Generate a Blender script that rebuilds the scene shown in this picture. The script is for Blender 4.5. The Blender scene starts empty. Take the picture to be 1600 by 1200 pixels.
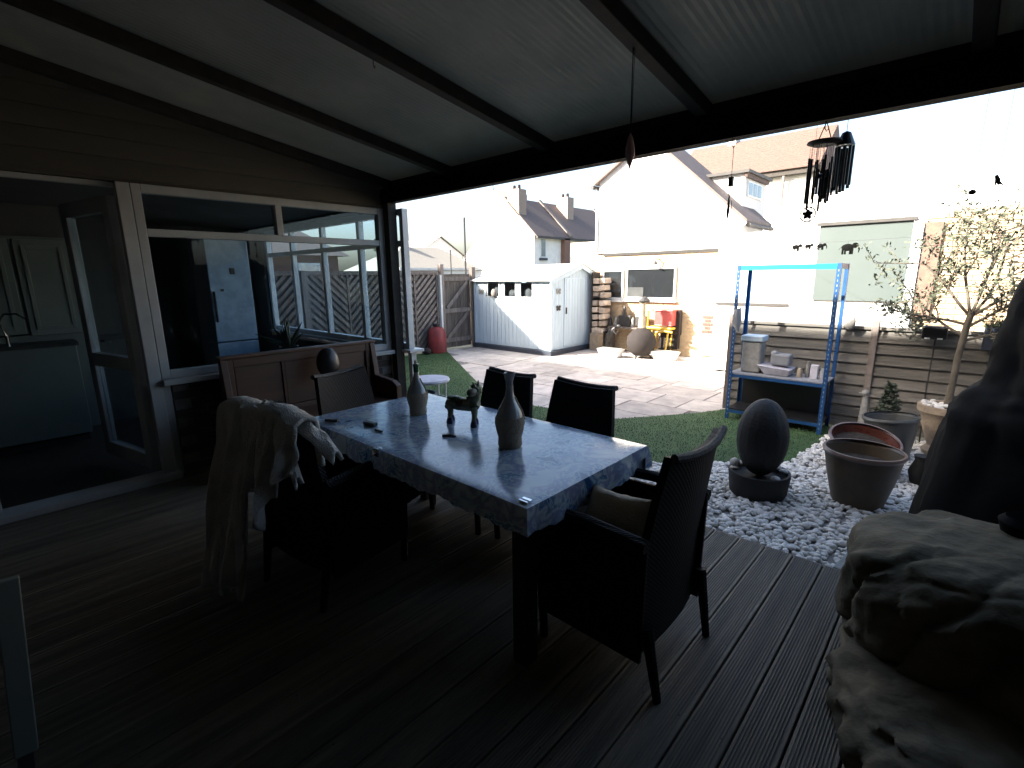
import bpy, bmesh, math, random
import numpy as np
from mathutils import Vector, Matrix, noise
random.seed(7)
rs = np.random.RandomState(5)
PI = math.pi
S = bpy.context.scene
C = S.collection
G = -0.15                      # level of the garden below the deck

# ------------------------------------------------------------------ camera
cam = bpy.data.cameras.new("camera")
cam.lens = 770.08 / 1600 * 36; cam.sensor_width = 36; cam.clip_start = 0.02; cam.clip_end = 600
co = bpy.data.objects.new("camera", cam); C.objects.link(co)
co.matrix_world = Matrix(((0.73534729, -0.13620735, 0.66386137, 0), (0.67758877, 0.16474342, -0.71675174, 0),
                          (-0.01173994, 0.97688646, 0.2134362, 1.55), (0, 0, 0, 1)))
S.camera = co
# ------------------------------------------------------------------ light
SUN_TRAVEL = Vector((0.8, 1.0, -0.806)).normalized()
w = bpy.data.worlds.new("World"); S.world = w; w.use_nodes = True
nt = w.node_tree; bg = nt.nodes['Background']; bg.inputs['Strength'].default_value = 0.11
sky = nt.nodes.new('ShaderNodeTexSky'); sky.sky_type = 'NISHITA'; sky.sun_disc = False
sky.sun_elevation = math.asin(-SUN_TRAVEL.z)
sky.sun_rotation = math.atan2(-SUN_TRAVEL.x, -SUN_TRAVEL.y)
sky.dust_density = 4.5; sky.air_density = 1.0; sky.ozone_density = 1.0
nt.links.new(sky.outputs[0], bg.inputs[0])
sd = bpy.data.lights.new("sun", 'SUN'); sd.energy = 5.0; sd.angle = math.radians(0.5); sd.color = (1, 0.94, 0.85)
so = bpy.data.objects.new("sun", sd); C.objects.link(so)
so.rotation_euler = SUN_TRAVEL.to_track_quat('-Z', 'Y').to_euler(); so.location = (-8, -8, 12)
S.view_settings.view_transform = 'Standard'; S.view_settings.look = 'None'
S.view_settings.gamma = 1; S.view_settings.use_curve_mapping = False
S.view_settings.exposure = 2.5
S.render.engine = 'CYCLES'
S.cycles.max_bounces = 8; S.cycles.diffuse_bounces = 4; S.cycles.transparent_max_bounces = 12

# ------------------------------------------------------------------ materials
MATS = {}
def mat(name, col, rough=0.6, col2=None, scale=8.0, bump=0.0, bscale=40.0, metal=0.0, spec=0.5, stretch=(1, 1, 1), rnd=0.12,
        detail=5.0, contrast=(0.35, 0.65), coat=0.0, voronoi=False, translucent=None, wave=None):
    if name in MATS: return MATS[name]
    m = bpy.data.materials.new(name); m.use_nodes = True; n = m.node_tree; L = n.links
    b = n.nodes['Principled BSDF']; b.inputs['Roughness'].default_value = rough; b.inputs['Metallic'].default_value = metal
    b.inputs['Specular IOR Level'].default_value = spec; b.inputs['Coat Weight'].default_value = coat
    tc = n.nodes.new('ShaderNodeTexCoord'); mp = n.nodes.new('ShaderNodeMapping'); mp.inputs['Scale'].default_value = stretch
    L.new(tc.outputs['Object'], mp.inputs['Vector'])
    info = n.nodes.new('ShaderNodeObjectInfo')
    add = n.nodes.new('ShaderNodeVectorMath'); add.operation = 'ADD'
    sc = n.nodes.new('ShaderNodeVectorMath'); sc.operation = 'SCALE'; sc.inputs['Scale'].default_value = 37.0
    cmb = n.nodes.new('ShaderNodeCombineXYZ')
    for k in range(3): L.new(info.outputs['Random'], cmb.inputs[k])
    L.new(cmb.outputs[0], sc.inputs[0]); L.new(mp.outputs[0], add.inputs[0]); L.new(sc.outputs[0], add.inputs[1])
    V = add.outputs[0]
    if voronoi:
        nz = n.nodes.new('ShaderNodeTexVoronoi'); nz.inputs['Scale'].default_value = scale; fac = nz.outputs['Distance']
    else:
        nz = n.nodes.new('ShaderNodeTexNoise'); nz.inputs['Scale'].default_value = scale; nz.inputs['Detail'].default_value = detail
        nz.inputs['Roughness'].default_value = 0.6; fac = nz.outputs['Fac']
    L.new(V, nz.inputs['Vector'])
    cr = n.nodes.new('ShaderNodeValToRGB'); cr.color_ramp.elements[0].position = contrast[0]; cr.color_ramp.elements[1].position = contrast[1]
    c2 = col2 if col2 else tuple(c * 0.72 for c in col)
    cr.color_ramp.elements[0].color = (*c2, 1); cr.color_ramp.elements[1].color = (*col, 1)
    L.new(fac, cr.inputs['Fac'])
    hsv = n.nodes.new('ShaderNodeHueSaturation')
    mr = n.nodes.new('ShaderNodeMapRange'); mr.inputs['To Min'].default_value = 1 - rnd; mr.inputs['To Max'].default_value = 1 + rnd
    L.new(info.outputs['Random'], mr.inputs['Value']); L.new(mr.outputs[0], hsv.inputs['Value']); L.new(cr.outputs[0], hsv.inputs['Color'])
    L.new(hsv.outputs[0], b.inputs['Base Color'])
    if bump or wave:
        bp = n.nodes.new('ShaderNodeBump'); bp.inputs['Strength'].default_value = bump if bump else 0.5; bp.inputs['Distance'].default_value = 0.01
        if wave:
            w1 = n.nodes.new('ShaderNodeTexWave'); w1.inputs['Scale'].default_value = wave; w1.bands_direction = 'Z'; w1.inputs['Distortion'].default_value = 1.0
            w2 = n.nodes.new('ShaderNodeTexWave'); w2.inputs['Scale'].default_value = wave; w2.bands_direction = 'DIAGONAL'
            mm = n.nodes.new('ShaderNodeMath'); mm.operation = 'MULTIPLY'
            L.new(tc.outputs['Object'], w1.inputs['Vector']); L.new(tc.outputs['Object'], w2.inputs['Vector'])
            L.new(w1.outputs['Fac'], mm.inputs[0]); L.new(w2.outputs['Fac'], mm.inputs[1]); L.new(mm.outputs[0], bp.inputs['Height'])
        else:
            n2 = n.nodes.new('ShaderNodeTexNoise'); n2.inputs['Scale'].default_value = bscale; n2.inputs['Detail'].default_value = 6
            L.new(V, n2.inputs['Vector']); L.new(n2.outputs['Fac'], bp.inputs['Height'])
            rr = n.nodes.new('ShaderNodeMapRange'); rr.inputs['To Min'].default_value = max(0, rough - .12); rr.inputs['To Max'].default_value = min(1, rough + .12)
            L.new(n2.outputs['Fac'], rr.inputs['Value']); L.new(rr.outputs[0], b.inputs['Roughness'])
        L.new(bp.outputs[0], b.inputs['Normal'])
    if translucent:
        tr = n.nodes.new('ShaderNodeBsdfTranslucent'); tr.inputs['Color'].default_value = (*translucent, 1)
        ad = n.nodes.new('ShaderNodeAddShader'); L.new(b.outputs[0], ad.inputs[0]); L.new(tr.outputs[0], ad.inputs[1])
        L.new(ad.outputs[0], n.nodes['Material Output'].inputs['Surface'])
    MATS[name] = m; return m

def glass_mat(name, tint=(0.8, 0.86, 0.88), boost=1.9, rough=0.0):
    m = bpy.data.materials.new(name); m.use_nodes = True; n = m.node_tree; L = n.links
    n.nodes.remove(n.nodes['Principled BSDF'])
    t = n.nodes.new('ShaderNodeBsdfTransparent'); t.inputs[0].default_value = (*tint, 1)
    g = n.nodes.new('ShaderNodeBsdfGlossy'); g.inputs['Roughness'].default_value = rough
    f = n.nodes.new('ShaderNodeFresnel'); f.inputs['IOR'].default_value = boost
    ge = n.nodes.new('ShaderNodeNewGeometry'); mi = n.nodes.new('ShaderNodeMapRange'); mi.inputs['To Min'].default_value = boost; mi.inputs['To Max'].default_value = 1 / boost
    L.new(ge.outputs['Backfacing'], mi.inputs['Value']); L.new(mi.outputs[0], f.inputs['IOR'])
    mx = n.nodes.new('ShaderNodeMixShader'); L.new(f.outputs[0], mx.inputs[0]); L.new(t.outputs[0], mx.inputs[1]); L.new(g.outputs[0], mx.inputs[2])
    L.new(mx.outputs[0], n.nodes['Material Output'].inputs['Surface']); MATS[name] = m; return m

M_deck = mat('weathered_decking', (.185, .158, .118), .62, (.088, .078, .058), 3, .35, 60, stretch=(8, .5, 8), rnd=.22)
M_darkwood = mat('dark_stained_timber', (.036, .028, .021), .75, (.018, .015, .012), 3, .3, 40, stretch=(4, 4, 4))
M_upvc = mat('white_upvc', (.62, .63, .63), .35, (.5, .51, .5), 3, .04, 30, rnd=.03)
M_frame = mat('shaded_frame_upvc', (.42, .425, .42), .5, (.33, .335, .33), 3, .04, 30, rnd=.03)  # white uPVC darkened in colour for the shade under the pergola
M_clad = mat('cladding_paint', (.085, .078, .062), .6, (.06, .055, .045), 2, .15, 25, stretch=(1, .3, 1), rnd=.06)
M_hwall = mat('grey_house_render', (.13, .13, .125), .9, (.10, .10, .097), 2)
M_lowbrick = mat('dark_brick', (.05, .036, .03), .8, (.03, .025, .022), 6, .5, 60)
M_roof = mat('aged_twinwall_sheet', (.42, .42, .37), .5, (.27, .285, .25), 1.6, .06, 20, rnd=.15, translucent=(.046, .047, .040))
M_glass = glass_mat('window_glass', (.80, .86, .89), 1.3)
M_glassd = glass_mat('far_window_glass', (.7, .73, .76), 1.7)
M_wick = mat('black_wicker', (.011, .010, .009), .6, (.006, .006, .006), 30, wave=38, spec=.2)
M_rail = mat('skylit_wicker_rail', (.09, .088, .082), .7, (.03, .03, .028), 60, wave=60)  # paler wicker: sky light on the top rails put into the colour
M_cloth = mat('beige_throw', (.55, .54, .52), .95, (.42, .41, .39), 9, .9, 160)
M_cush = mat('beige_cushion', (.66, .56, .42), .9, (.54, .45, .33), 10, .4, 120)
M_pine = mat('pine_varnish', (.085, .04, .021), .5, (.055, .026, .014), 3, .15, 30, stretch=(6, .8, 6))
M_black = mat('black_plastic', (.012, .012, .013), .4)
M_cover = mat('black_sheet_cover', (.004, .004, .004), .8, (.003, .003, .003), 5, .3, 12, spec=.08)
M_pebble = mat('white_pebble', (.66, .64, .59), .7, (.48, .46, .42), 14, .2, 70)
M_gravelbed = mat('gravel_bed', (.30, .29, .27), .95, (.18, .17, .16), 30, .8, 60)
M_turf = mat('turf_base', (.05, .10, .03), .9, (.035, .075, .022), 5, .6, 200)
M_blade = mat('turf_blade', (.055, .115, .035), .7, (.036, .08, .025), 3)
M_slab = mat('sandstone_slab', (.50, .44, .39), .8, (.34, .30, .275), 5, .45, 30, rnd=.22)
M_mortar = mat('mortar', (.20, .19, .17), .95, (.13, .12, .11), 20, .5, 80)
M_fence = mat('weathered_fence_board', (.165, .155, .135), .8, (.10, .094, .082), 4, .45, 40, stretch=(.6, 4, 6), rnd=.22)
M_fgrey = mat('grey_brown_timber', (.12, .098, .085), .8, (.065, .054, .047), 4, .4, 40, stretch=(4, 4, .6), rnd=.25)
M_gpost = mat('pale_timber', (.20, .17, .15), .8, (.12, .10, .09), 4, .4, 40, stretch=(4, 4, .6), rnd=.2)
M_shed = mat('pale_blue_shed_paint', (.50, .60, .665), .6, (.44, .54, .61), 6, .2, 60, stretch=(4, 4, .6), rnd=.05)
M_shedroof = mat('grey_shed_felt', (.52, .50, .48), .9, (.40, .39, .37), 12, .4, 120)
M_navy = mat('dark_plinth_paint', (.035, .045, .065), .6)
M_grender = mat('cream_render', (.60, .54, .45), .85, (.50, .45, .37), 3, .4, 90)
M_wrender = mat('white_render', (.72, .69, .65), .85, (.62, .6, .56), 2, .3, 60)
M_ybrick = mat('buff_brick', (.54, .40, .25), .85, (.44, .33, .21), 12, .4, 80, rnd=.08)
M_pmort = mat('pale_mortar', (.48, .38, .26), .95, (.41, .33, .23), 20, .4, 80)
M_rbrick = mat('red_brick', (.20, .11, .08), .85, (.14, .08, .06), 12, .4, 80, rnd=.2)
M_tile = mat('clay_tile', (.10, .060, .046), .8, (.075, .048, .038), 10, .4, 60, rnd=.2)
M_slate = mat('brown_grey_tiles', (.135, .10, .088), .8, (.10, .078, .068), 8, .3, 60, rnd=.15)
M_lead = mat('grey_fascia', (.06, .055, .05), .7)
M_rroof = mat('beige_tiles', (.27, .25, .21), .8, (.22, .20, .17), 10)
M_course = mat('dark_string_course', (.028, .026, .023), .8)
M_beam = mat('shade_blackened_beam', (.010, .008, .007), .85, (.007, .006, .005), 4, .2, 40, stretch=(.5, 4, 4), spec=.1)  # beam timber blackened to hide light bounced onto its underside
M_chbrick = mat('chimney_brick', (.34, .26, .21), .85, (.26, .2, .165), 10)
M_vbrick = mat('vent_brick', (.10, .065, .055), .85, (.07, .05, .042), 10)
M_blue = mat('blue_rack_paint', (.012, .075, .22), .45, (.01, .06, .18), 5, .05, 40)
M_teal = mat('flare_turquoise_rack', (.01, .27, .23), .4)  # turquoise lens-flare glow put into the top rail's colour
M_galv = mat('grey_board_shelf', (.30, .31, .33), .6)
M_terra = mat('glazed_red_terracotta', (.085, .024, .016), .3, (.055, .018, .012), 7, .08, 30)
M_olive = mat('olive_brown_glaze', (.095, .060, .030), .5, (.055, .04, .022), 6, .1, 30)
M_greyglz = mat('grey_blue_glaze', (.075, .078, .075), .35, (.05, .053, .053), 6, .08, 30)
M_rim = mat('pale_pot_rim', (.15, .10, .08), .3)
M_soil = mat('potting_soil', (.045, .035, .026), .95, (.02, .016, .012), 25, 1.0, 60)
M_egg = mat('dark_resin_egg', (.008, .0075, .006), .7, (.006, .006, .005), 12, .4, 40)
M_rock = mat('green_brown_rock', (.20, .17, .12), .9, (.085, .075, .05), 3.6, 1.0, 16, detail=9, spec=.15)
M_bark = mat('grey_bark', (.15, .125, .095), .9, (.08, .07, .05), 10, .7, 50, stretch=(1, 1, .3))
M_leaf = mat('olive_leaf', (.10, .11, .065), .6, (.06, .07, .04), 3)
M_dleaf = mat('dark_leaf', (.035, .05, .022), .6, (.02, .032, .014), 3)
M_stoneurn = mat('sandstone_urn', (.34, .27, .19), .85, (.22, .17, .12), 10, .5, 50)
M_strawb = mat('straw_basket', (.36, .30, .22), .7, (.25, .20, .14), 20, .6, 90)
M_bglass = mat('smoky_bottle_glass', (.36, .36, .34), .15, (.25, .26, .26), 5, coat=.5)
M_bgreen = mat('green_bottle_neck', (.03, .11, .035), .15)
M_foil = mat('torn_foil', (.38, .37, .36), .35, (.28, .27, .26), 30, .5, 60, metal=.4)
M_donk = mat('donkey_body', (.20, .17, .11), .5, (.09, .12, .06), 20, .3, 60)
M_dgreen = mat('dark_green_paint', (.02, .07, .02), .5, (.015, .045, .015), 20, .5, 60)
M_dred = mat('dark_red_paint', (.10, .02, .012), .4)
M_dblue = mat('deep_blue_paint', (.012, .03, .10), .35)
M_chim = mat('brown_clay', (.020, .014, .012), .9, (.015, .011, .010), 10, .4, 40)
M_redp = mat('red_plastic', (.50, .10, .09), .4)
M_reddk = mat('faded_red_canvas', (.22, .028, .03), .6, (.14, .02, .022), 6, .2, 30)
M_yelp = mat('yellow_plastic', (.62, .40, .05), .4)
M_dark = mat('dark_grey_iron', (.035, .033, .032), .5)
M_chrome = mat('chrome', (.7, .7, .7), .15, (.65, .65, .65), metal=1.0)
M_cupb = mat('pale_green_cupboard', (.13, .15, .135), .5, (.11, .13, .115), 3)
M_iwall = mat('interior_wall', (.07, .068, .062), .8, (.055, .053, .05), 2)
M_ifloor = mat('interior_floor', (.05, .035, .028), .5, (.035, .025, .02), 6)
M_fridge = mat('fridge_white', (.36, .46, .58), .3, rnd=.02)
M_paper = mat('paper', (.62, .60, .66), .7)
M_lac = mat('lichen_stone', (.30, .29, .27), .8, (.2, .2, .18), 14, .4, 50)
M_shadeface = mat('grey_green_shade', (.075, .095, .09), .55, (.067, .087, .081), 1.5)  # shade of a wall face put into the colour
M_log = mat('cut_log', (.58, .47, .37), .85, (.42, .33, .25), 14, .4, 60, rnd=.3)
M_ground = mat('rough_ground', (.10, .095, .075), .95, (.06, .07, .04), .6, .5, 5)
M_concrete = mat('pale_kerb', (.32, .33, .31), .8, (.22, .23, .21), 10, .3, 50)
M_pink = mat('pink_lining', (.45, .25, .24), .8)
M_slabdk = mat('driveway', (.30, .28, .26), .9, (.22, .21, .19), 2, .3, 40)

def vinyl():
    m = bpy.data.materials.new('patterned_vinyl'); m.use_nodes = True; n = m.node_tree; L = n.links
    b = n.nodes['Principled BSDF']; b.inputs['Roughness'].default_value = .15; b.inputs['Specular IOR Level'].default_value = .5
    tc = n.nodes.new('ShaderNodeTexCoord')
    v = n.nodes.new('ShaderNodeTexVoronoi'); v.inputs['Scale'].default_value = 6.5; v.inputs['Randomness'].default_value = 1
    nz = n.nodes.new('ShaderNodeTexNoise'); nz.inputs['Scale'].default_value = 9; nz.inputs['Detail'].default_value = 3; nz.inputs['Distortion'].default_value = 1.6
    L.new(tc.outputs['Object'], v.inputs['Vector']); L.new(tc.outputs['Object'], nz.inputs['Vector'])
    mx = n.nodes.new('ShaderNodeMath'); mx.operation = 'MULTIPLY_ADD'; mx.inputs[1].default_value = .55
    L.new(v.outputs['Distance'], mx.inputs[0]); L.new(nz.outputs['Fac'], mx.inputs[2])
    cr = n.nodes.new('ShaderNodeValToRGB'); e = cr.color_ramp.elements
    e[0].position = .42; e[0].color = (.03, .08, .19, 1); e[1].position = .95; e[1].color = (.47, .57, .62, 1)
    for p, c in ((.49, (.04, .13, .30, 1)), (.55, (.42, .55, .63, 1)), (.62, (.06, .16, .33, 1)), (.70, (.46, .57, .62, 1)), (.80, (.22, .27, .44, 1))):
        k = e.new(p); k.color = c
    L.new(mx.outputs[0], cr.inputs[0]); L.new(cr.outputs[0], b.inputs['Base Color'])
    bp = n.nodes.new('ShaderNodeBump'); bp.inputs['Strength'].default_value = .12; bp.inputs['Distance'].default_value = .01
    n2 = n.nodes.new('ShaderNodeTexNoise'); n2.inputs['Scale'].default_value = 5; n2.inputs['Detail'].default_value = 4
    L.new(tc.outputs['Object'], n2.inputs['Vector']); L.new(n2.outputs['Fac'], bp.inputs['Height']); L.new(bp.outputs[0], b.inputs['Normal'])
    return m
M_vinyl = vinyl()

# ------------------------------------------------------------------ helpers
def wloc(o):
    v = Vector((0, 0, 0))
    while o is not None: v += o.location; o = o.parent
    return v
def tag(o, label=None, cat=None, group=None, kind=None):
    if label: o['label'] = label
    if cat: o['category'] = cat
    if group: o['group'] = group
    if kind: o['kind'] = kind
    return o
def thing(name, loc, label, cat, group=None, rz=0):
    o = bpy.data.objects.new(name, None); C.objects.link(o); o.location = loc; o.rotation_euler = (0, 0, rz)
    return tag(o, label, cat, group)

class MB:
    """collects simple shapes (world coordinates) into one mesh"""
    def __init__(s): s.v = []; s.f = []
    def add(s, vs, fs):
        k = len(s.v); s.v += [tuple(p) for p in vs]; s.f += [tuple(i + k for i in f) for f in fs]; return s
    def box(s, x0, x1, y0, y1, z0, z1):
        return s.add([(x0, y0, z0), (x1, y0, z0), (x1, y1, z0), (x0, y1, z0), (x0, y0, z1), (x1, y0, z1), (x1, y1, z1), (x0, y1, z1)],
                     [(0, 3, 2, 1), (4, 5, 6, 7), (0, 1, 5, 4), (1, 2, 6, 5), (2, 3, 7, 6), (3, 0, 4, 7)])
    def obox(s, c, size, rot):
        R = rot.to_matrix() if hasattr(rot, 'to_matrix') else rot; c = Vector(c); h = [k / 2 for k in size]; vs = []
        for sx, sy, sz in ((-1, -1, -1), (1, -1, -1), (1, 1, -1), (-1, 1, -1), (-1, -1, 1), (1, -1, 1), (1, 1, 1), (-1, 1, 1)):
            vs.append(c + R @ Vector((sx * h[0], sy * h[1], sz * h[2])))
        return s.add(vs, [(0, 3, 2, 1), (4, 5, 6, 7), (0, 1, 5, 4), (1, 2, 6, 5), (2, 3, 7, 6), (3, 0, 4, 7)])
    def bar(s, a, b, w_, t, up=(0, 0, 1)):
        a = Vector(a); b = Vector(b); d = (b - a); l = d.length; d.normalize(); u = Vector(up)
        side = d.cross(u)
        if side.length < 1e-4: side = d.cross(Vector((0, 1, 0)))
        side.normalize(); u = side.cross(d).normalized()
        return s.obox((a + b) / 2, (l, w_, t), Matrix((d, side, u)).transposed())
    def tube(s, pts, rad, n=8, caps=True):
        pts = [Vector(p) for p in pts]
        if not hasattr(rad, '__len__'): rad = [rad] * len(pts)
        vs = []; fs = []; prev = None
        for i, p in enumerate(pts):
            d = (pts[min(i + 1, len(pts) - 1)] - pts[max(i - 1, 0)]).normalized()
            a = Vector((0, 0, 1)) if abs(d.z) < .9 else Vector((1, 0, 0))
            if prev is not None: a = prev
            x = (a - d * a.dot(d)).normalized(); prev = x; y = d.cross(x)
            for k in range(n):
                t = 2 * PI * k / n; vs.append(p + (x * math.cos(t) + y * math.sin(t)) * rad[i])
        for i in range(len(pts) - 1):
            for k in range(n):
                fs.append((i * n + k, i * n + (k + 1) % n, (i + 1) * n + (k + 1) % n, (i + 1) * n + k))
        if caps: fs.append(tuple(range(n - 1, -1, -1))); fs.append(tuple(range((len(pts) - 1) * n, len(pts) * n)))
        return s.add(vs, fs)
    def lathe(s, prof, c, n=24, rot=None, fn=None):
        vs = []; fs = []; c = Vector(c); m = len(prof)
        for i, (r, z) in enumerate(prof):
            for k in range(n):
                t = 2 * PI * k / n; rr = r * (fn(t, i) if fn else 1)
                p = Vector((rr * math.cos(t), rr * math.sin(t), z))
                if rot: p = rot @ p
                vs.append(c + p)
        for i in range(m - 1):
            for k in range(n):
                fs.append((i * n + k, i * n + (k + 1) % n, (i + 1) * n + (k + 1) % n, (i + 1) * n + k))
        if prof[0][0] < .03: fs.append(tuple(range(n - 1, -1, -1)))
        if prof[-1][0] < .03: fs.append(tuple(range((m - 1) * n, m * n)))
        return s.add(vs, fs)
    def ell(s, c, r, n=16, m=10, rot=None):
        prof = [(math.sin(PI * (i + .02) / (m + .04)), -math.cos(PI * (i + .02) / (m + .04))) for i in range(m + 1)]
        vs = []; fs = []; c = Vector(c)
        for a, z in prof:
            for k in range(n):
                t = 2 * PI * k / n; p = Vector((a * math.cos(t) * r[0], a * math.sin(t) * r[1], z * r[2]))
                if rot: p = rot @ p
                vs.append(c + p)
        for i in range(m):
            for k in range(n): fs.append((i * n + k, i * n + (k + 1) % n, (i + 1) * n + (k + 1) % n, (i + 1) * n + k))
        fs.append(tuple(range(n - 1, -1, -1))); fs.append(tuple(range(m * n, (m + 1) * n)))
        return s.add(vs, fs)
    def prism(s, poly, axis, a, b):
        """poly: list of 2D points in the other two axes (in xyz order)"""
        def mk(p, t): return {'x': (t, p[0], p[1]), 'y': (p[0], t, p[1]), 'z': (p[0], p[1], t)}[axis]
        n = len(poly); vs = [mk(p, a) for p in poly] + [mk(p, b) for p in poly]
        fs = [tuple(range(n)), tuple(range(2 * n - 1, n - 1, -1))] + [(i, (i + 1) % n, n + (i + 1) % n, n + i)[::-1] for i in range(n)]
        return s.add(vs, fs)
    def build(s, name, m, parent=None, smooth=False, bevel=0, fix=True):
        me = bpy.data.meshes.new(name)
        if parent is not None: off = wloc(parent)
        else:
            a = np.array(s.v); off = Vector(((a[:, 0].min() + a[:, 0].max()) / 2, (a[:, 1].min() + a[:, 1].max()) / 2, a[:, 2].min()))
        me.from_pydata([(p[0] - off.x, p[1] - off.y, p[2] - off.z) for p in s.v], [], s.f)
        if fix and len(s.f) < 60000:
            bm = bmesh.new(); bm.from_mesh(me); bmesh.ops.recalc_face_normals(bm, faces=bm.faces); bm.to_mesh(me); bm.free()
        me.materials.append(m)
        if smooth:
            me.polygons.foreach_set('use_smooth', [True] * len(me.polygons))
            try: me.set_sharp_from_angle(angle=math.radians(40))
            except Exception: pass
        o = bpy.data.objects.new(name, me); C.objects.link(o)
        if parent is not None: o.parent = parent
        else: o.location = off
        if bevel:
            bv = o.modifiers.new('bevel', 'BEVEL'); bv.width = bevel; bv.segments = 2; bv.limit_method = 'ANGLE'; bv.angle_limit = math.radians(50)
        return o
def copy_tree(o, parent=None):
    c = o.copy(); C.objects.link(c); c.parent = parent
    for ch in o.children: copy_tree(ch, c)
    return c
def one(mb, name, m, label, cat, group=None, **k): return tag(mb.build(name, m, None, **k), label, cat, group)
def place(mesh_obj, name, loc, parent, rz=0):
    """copy of a piece that shares its mesh"""
    c = mesh_obj.copy(); c.name = name; C.objects.link(c); c.parent = parent; c.location = Vector(loc) - wloc(parent); c.rotation_euler = (0, 0, rz); return c
def in_poly(x, y, P):
    r = False; j = len(P) - 1
    for i in range(len(P)):
        if (P[i][1] > y) != (P[j][1] > y) and x < (P[j][0] - P[i][0]) * (y - P[i][1]) / (P[j][1] - P[i][1]) + P[i][0]: r = not r
        j = i
    return r
def raw_mesh(name, verts, tris, m, label, kind, cat=None):
    me = bpy.data.meshes.new(name); nv = len(verts); nf = len(tris)
    me.vertices.add(nv); me.vertices.foreach_set('co', verts.astype(np.float32).ravel())
    me.loops.add(nf * 3); me.loops.foreach_set('vertex_index', tris.astype(np.int32).ravel())
    me.polygons.add(nf); me.polygons.foreach_set('loop_start', np.arange(nf, dtype=np.int32) * 3)
    me.polygons.foreach_set('loop_total', np.full(nf, 3, dtype=np.int32)); me.update(); me.validate()
    me.materials.append(m); o = bpy.data.objects.new(name, me); C.objects.link(o); return tag(o, label, cat, None, kind)

# ================================================================== GROUND
o = MB().box(-300, 300, -120, 400, -1.2, -.26).build('ground', M_ground); tag(o, 'rough ground around the gardens', None, None, 'structure')
PAT = [(-9.1, 7.5), (-5.41, 5.18), (-4.3, 4.86), (-2.98, 5.03), (-2.1, 6.35), (-2.1, 6.5), (-1.0, 6.6), (-1.0, 8.9), (-3.3, 8.9), (-3.3, 10.1), (-9.1, 10.1)]
pat = MB().prism(PAT, 'z', -.255, G - .012).build('patio', M_mortar); tag(pat, 'paved patio of sandstone slabs', None, None, 'structure')
rows = []; y = 4.9; k = 0
while y < 10.05:
    h = random.choice((.42, .55, .55, .62)); h = min(h, 10.09 - y); x = -9.08 + random.uniform(0, .3)
    while x < -1.05:
        l = random.choice((.42, .56, .7, .84)); cx, cy = x + l / 2, y + h / 2
        if h > .15 and in_poly(cx, cy, PAT):
            g = .007; dz = random.uniform(-.004, .004); c = [(x + g, y + g), (x + l - g, y + g), (x + l - g, y + h - g), (x + g, y + h - g)]
            c = [(p[0] + random.uniform(-.005, .005), p[1] + random.uniform(-.005, .005)) for p in c]
            t = MB().prism(c, 'z', G - .035, G + dz)
            t.build('paving_slab', M_slab, pat, bevel=.004)
        x += l
    y += h

TURF = [(-9.1, 3.1), (-2.9, 3.1), (-2.154, 3.83), (-1.424, 4.53), (-1.03, 4.87), (-.96, 5.68), (-.92, 6.42), (-2.1, 6.42), (-2.35, 5.9), (-2.98, 5.03), (-4.3, 4.86), (-5.41, 5.18), (-9.1, 7.5)]
tag(MB().prism(TURF, 'z', -.255, G + .006).build('lawn', M_turf), 'flat green artificial turf', None, None, 'structure')
# turf blades
P = []
while len(P) < 70000:
    xs = rs.uniform(-9.05, -.93, 20000); ys = rs.uniform(3.1, 7.4, 20000)
    for a, b in zip(xs, ys):
        if in_poly(a, b, TURF): P.append((a, b))
P = np.array(P[:70000]); n = len(P)
ang = rs.uniform(0, 2 * PI, n); hh = rs.uniform(.012, .028, n); wd = .003
V = np.zeros((n, 3, 3)); dx = np.cos(ang) * wd; dy = np.sin(ang) * wd
V[:, 0] = np.c_[P[:, 0] - dx, P[:, 1] - dy, np.full(n, G + .004)]; V[:, 1] = np.c_[P[:, 0] + dx, P[:, 1] + dy, np.full(n, G + .004)]
V[:, 2] = np.c_[P[:, 0] + rs.normal(0, .008, n), P[:, 1] + rs.normal(0, .008, n), G + hh]
raw_mesh('grass_blades', V.reshape(-1, 3), np.arange(n * 3).reshape(-1, 3), M_blade, 'short green turf pile beside the patio', 'stuff', 'grass')

GRAV = [(-3.4, 2.95), (-2.9, 3.1), (-2.154, 3.83), (-1.424, 4.53), (-1.03, 4.87), (-.96, 5.68), (-.92, 6.4), (2.3, 6.4), (2.3, 2.95)]
tag(MB().prism(GRAV, 'z', -.255, G - .02).build('gravel_bed', M_gravelbed), 'bed under the white pebbles', None, None, 'structure')
bm = bmesh.new(); bmesh.ops.create_icosphere(bm, subdivisions=2, radius=1); ico_v = np.array([v.co[:] for v in bm.verts]); ico_f = np.array([[v.index for v in f.verts] for f in bm.faces]); bm.free()
Q = []
while len(Q) < 9500:
    a = rs.uniform(-3.3, 1.2); b = rs.uniform(2.97, 6.38)
    if b > 5 and a > .3: continue
    if in_poly(a, b, GRAV): Q.append((a, b))
Q = np.array(Q); n = len(Q)
var = []
for k in range(12):
    d = np.array([1 + .28 * noise.noise(Vector(v) * 1.3 + Vector((k * 7, 0, 0))) for v in ico_v]); var.append(ico_v * d[:, None])
var = np.array(var); r = rs.uniform(.013, .027, n)
sx = r * rs.uniform(.9, 1.5, n); sy = r * rs.uniform(.8, 1.2, n); sz = r * rs.uniform(.45, .8, n)
a = rs.uniform(0, 2 * PI, n); V = var[rs.randint(0, 12, n)] * np.stack([sx, sy, sz], 1)[:, None, :]
tl = rs.normal(0, .35, n); V = np.stack([V[..., 0] * np.cos(tl)[:, None] + V[..., 2] * np.sin(tl)[:, None], V[..., 1], -V[..., 0] * np.sin(tl)[:, None] + V[..., 2] * np.cos(tl)[:, None]], -1)
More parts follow.
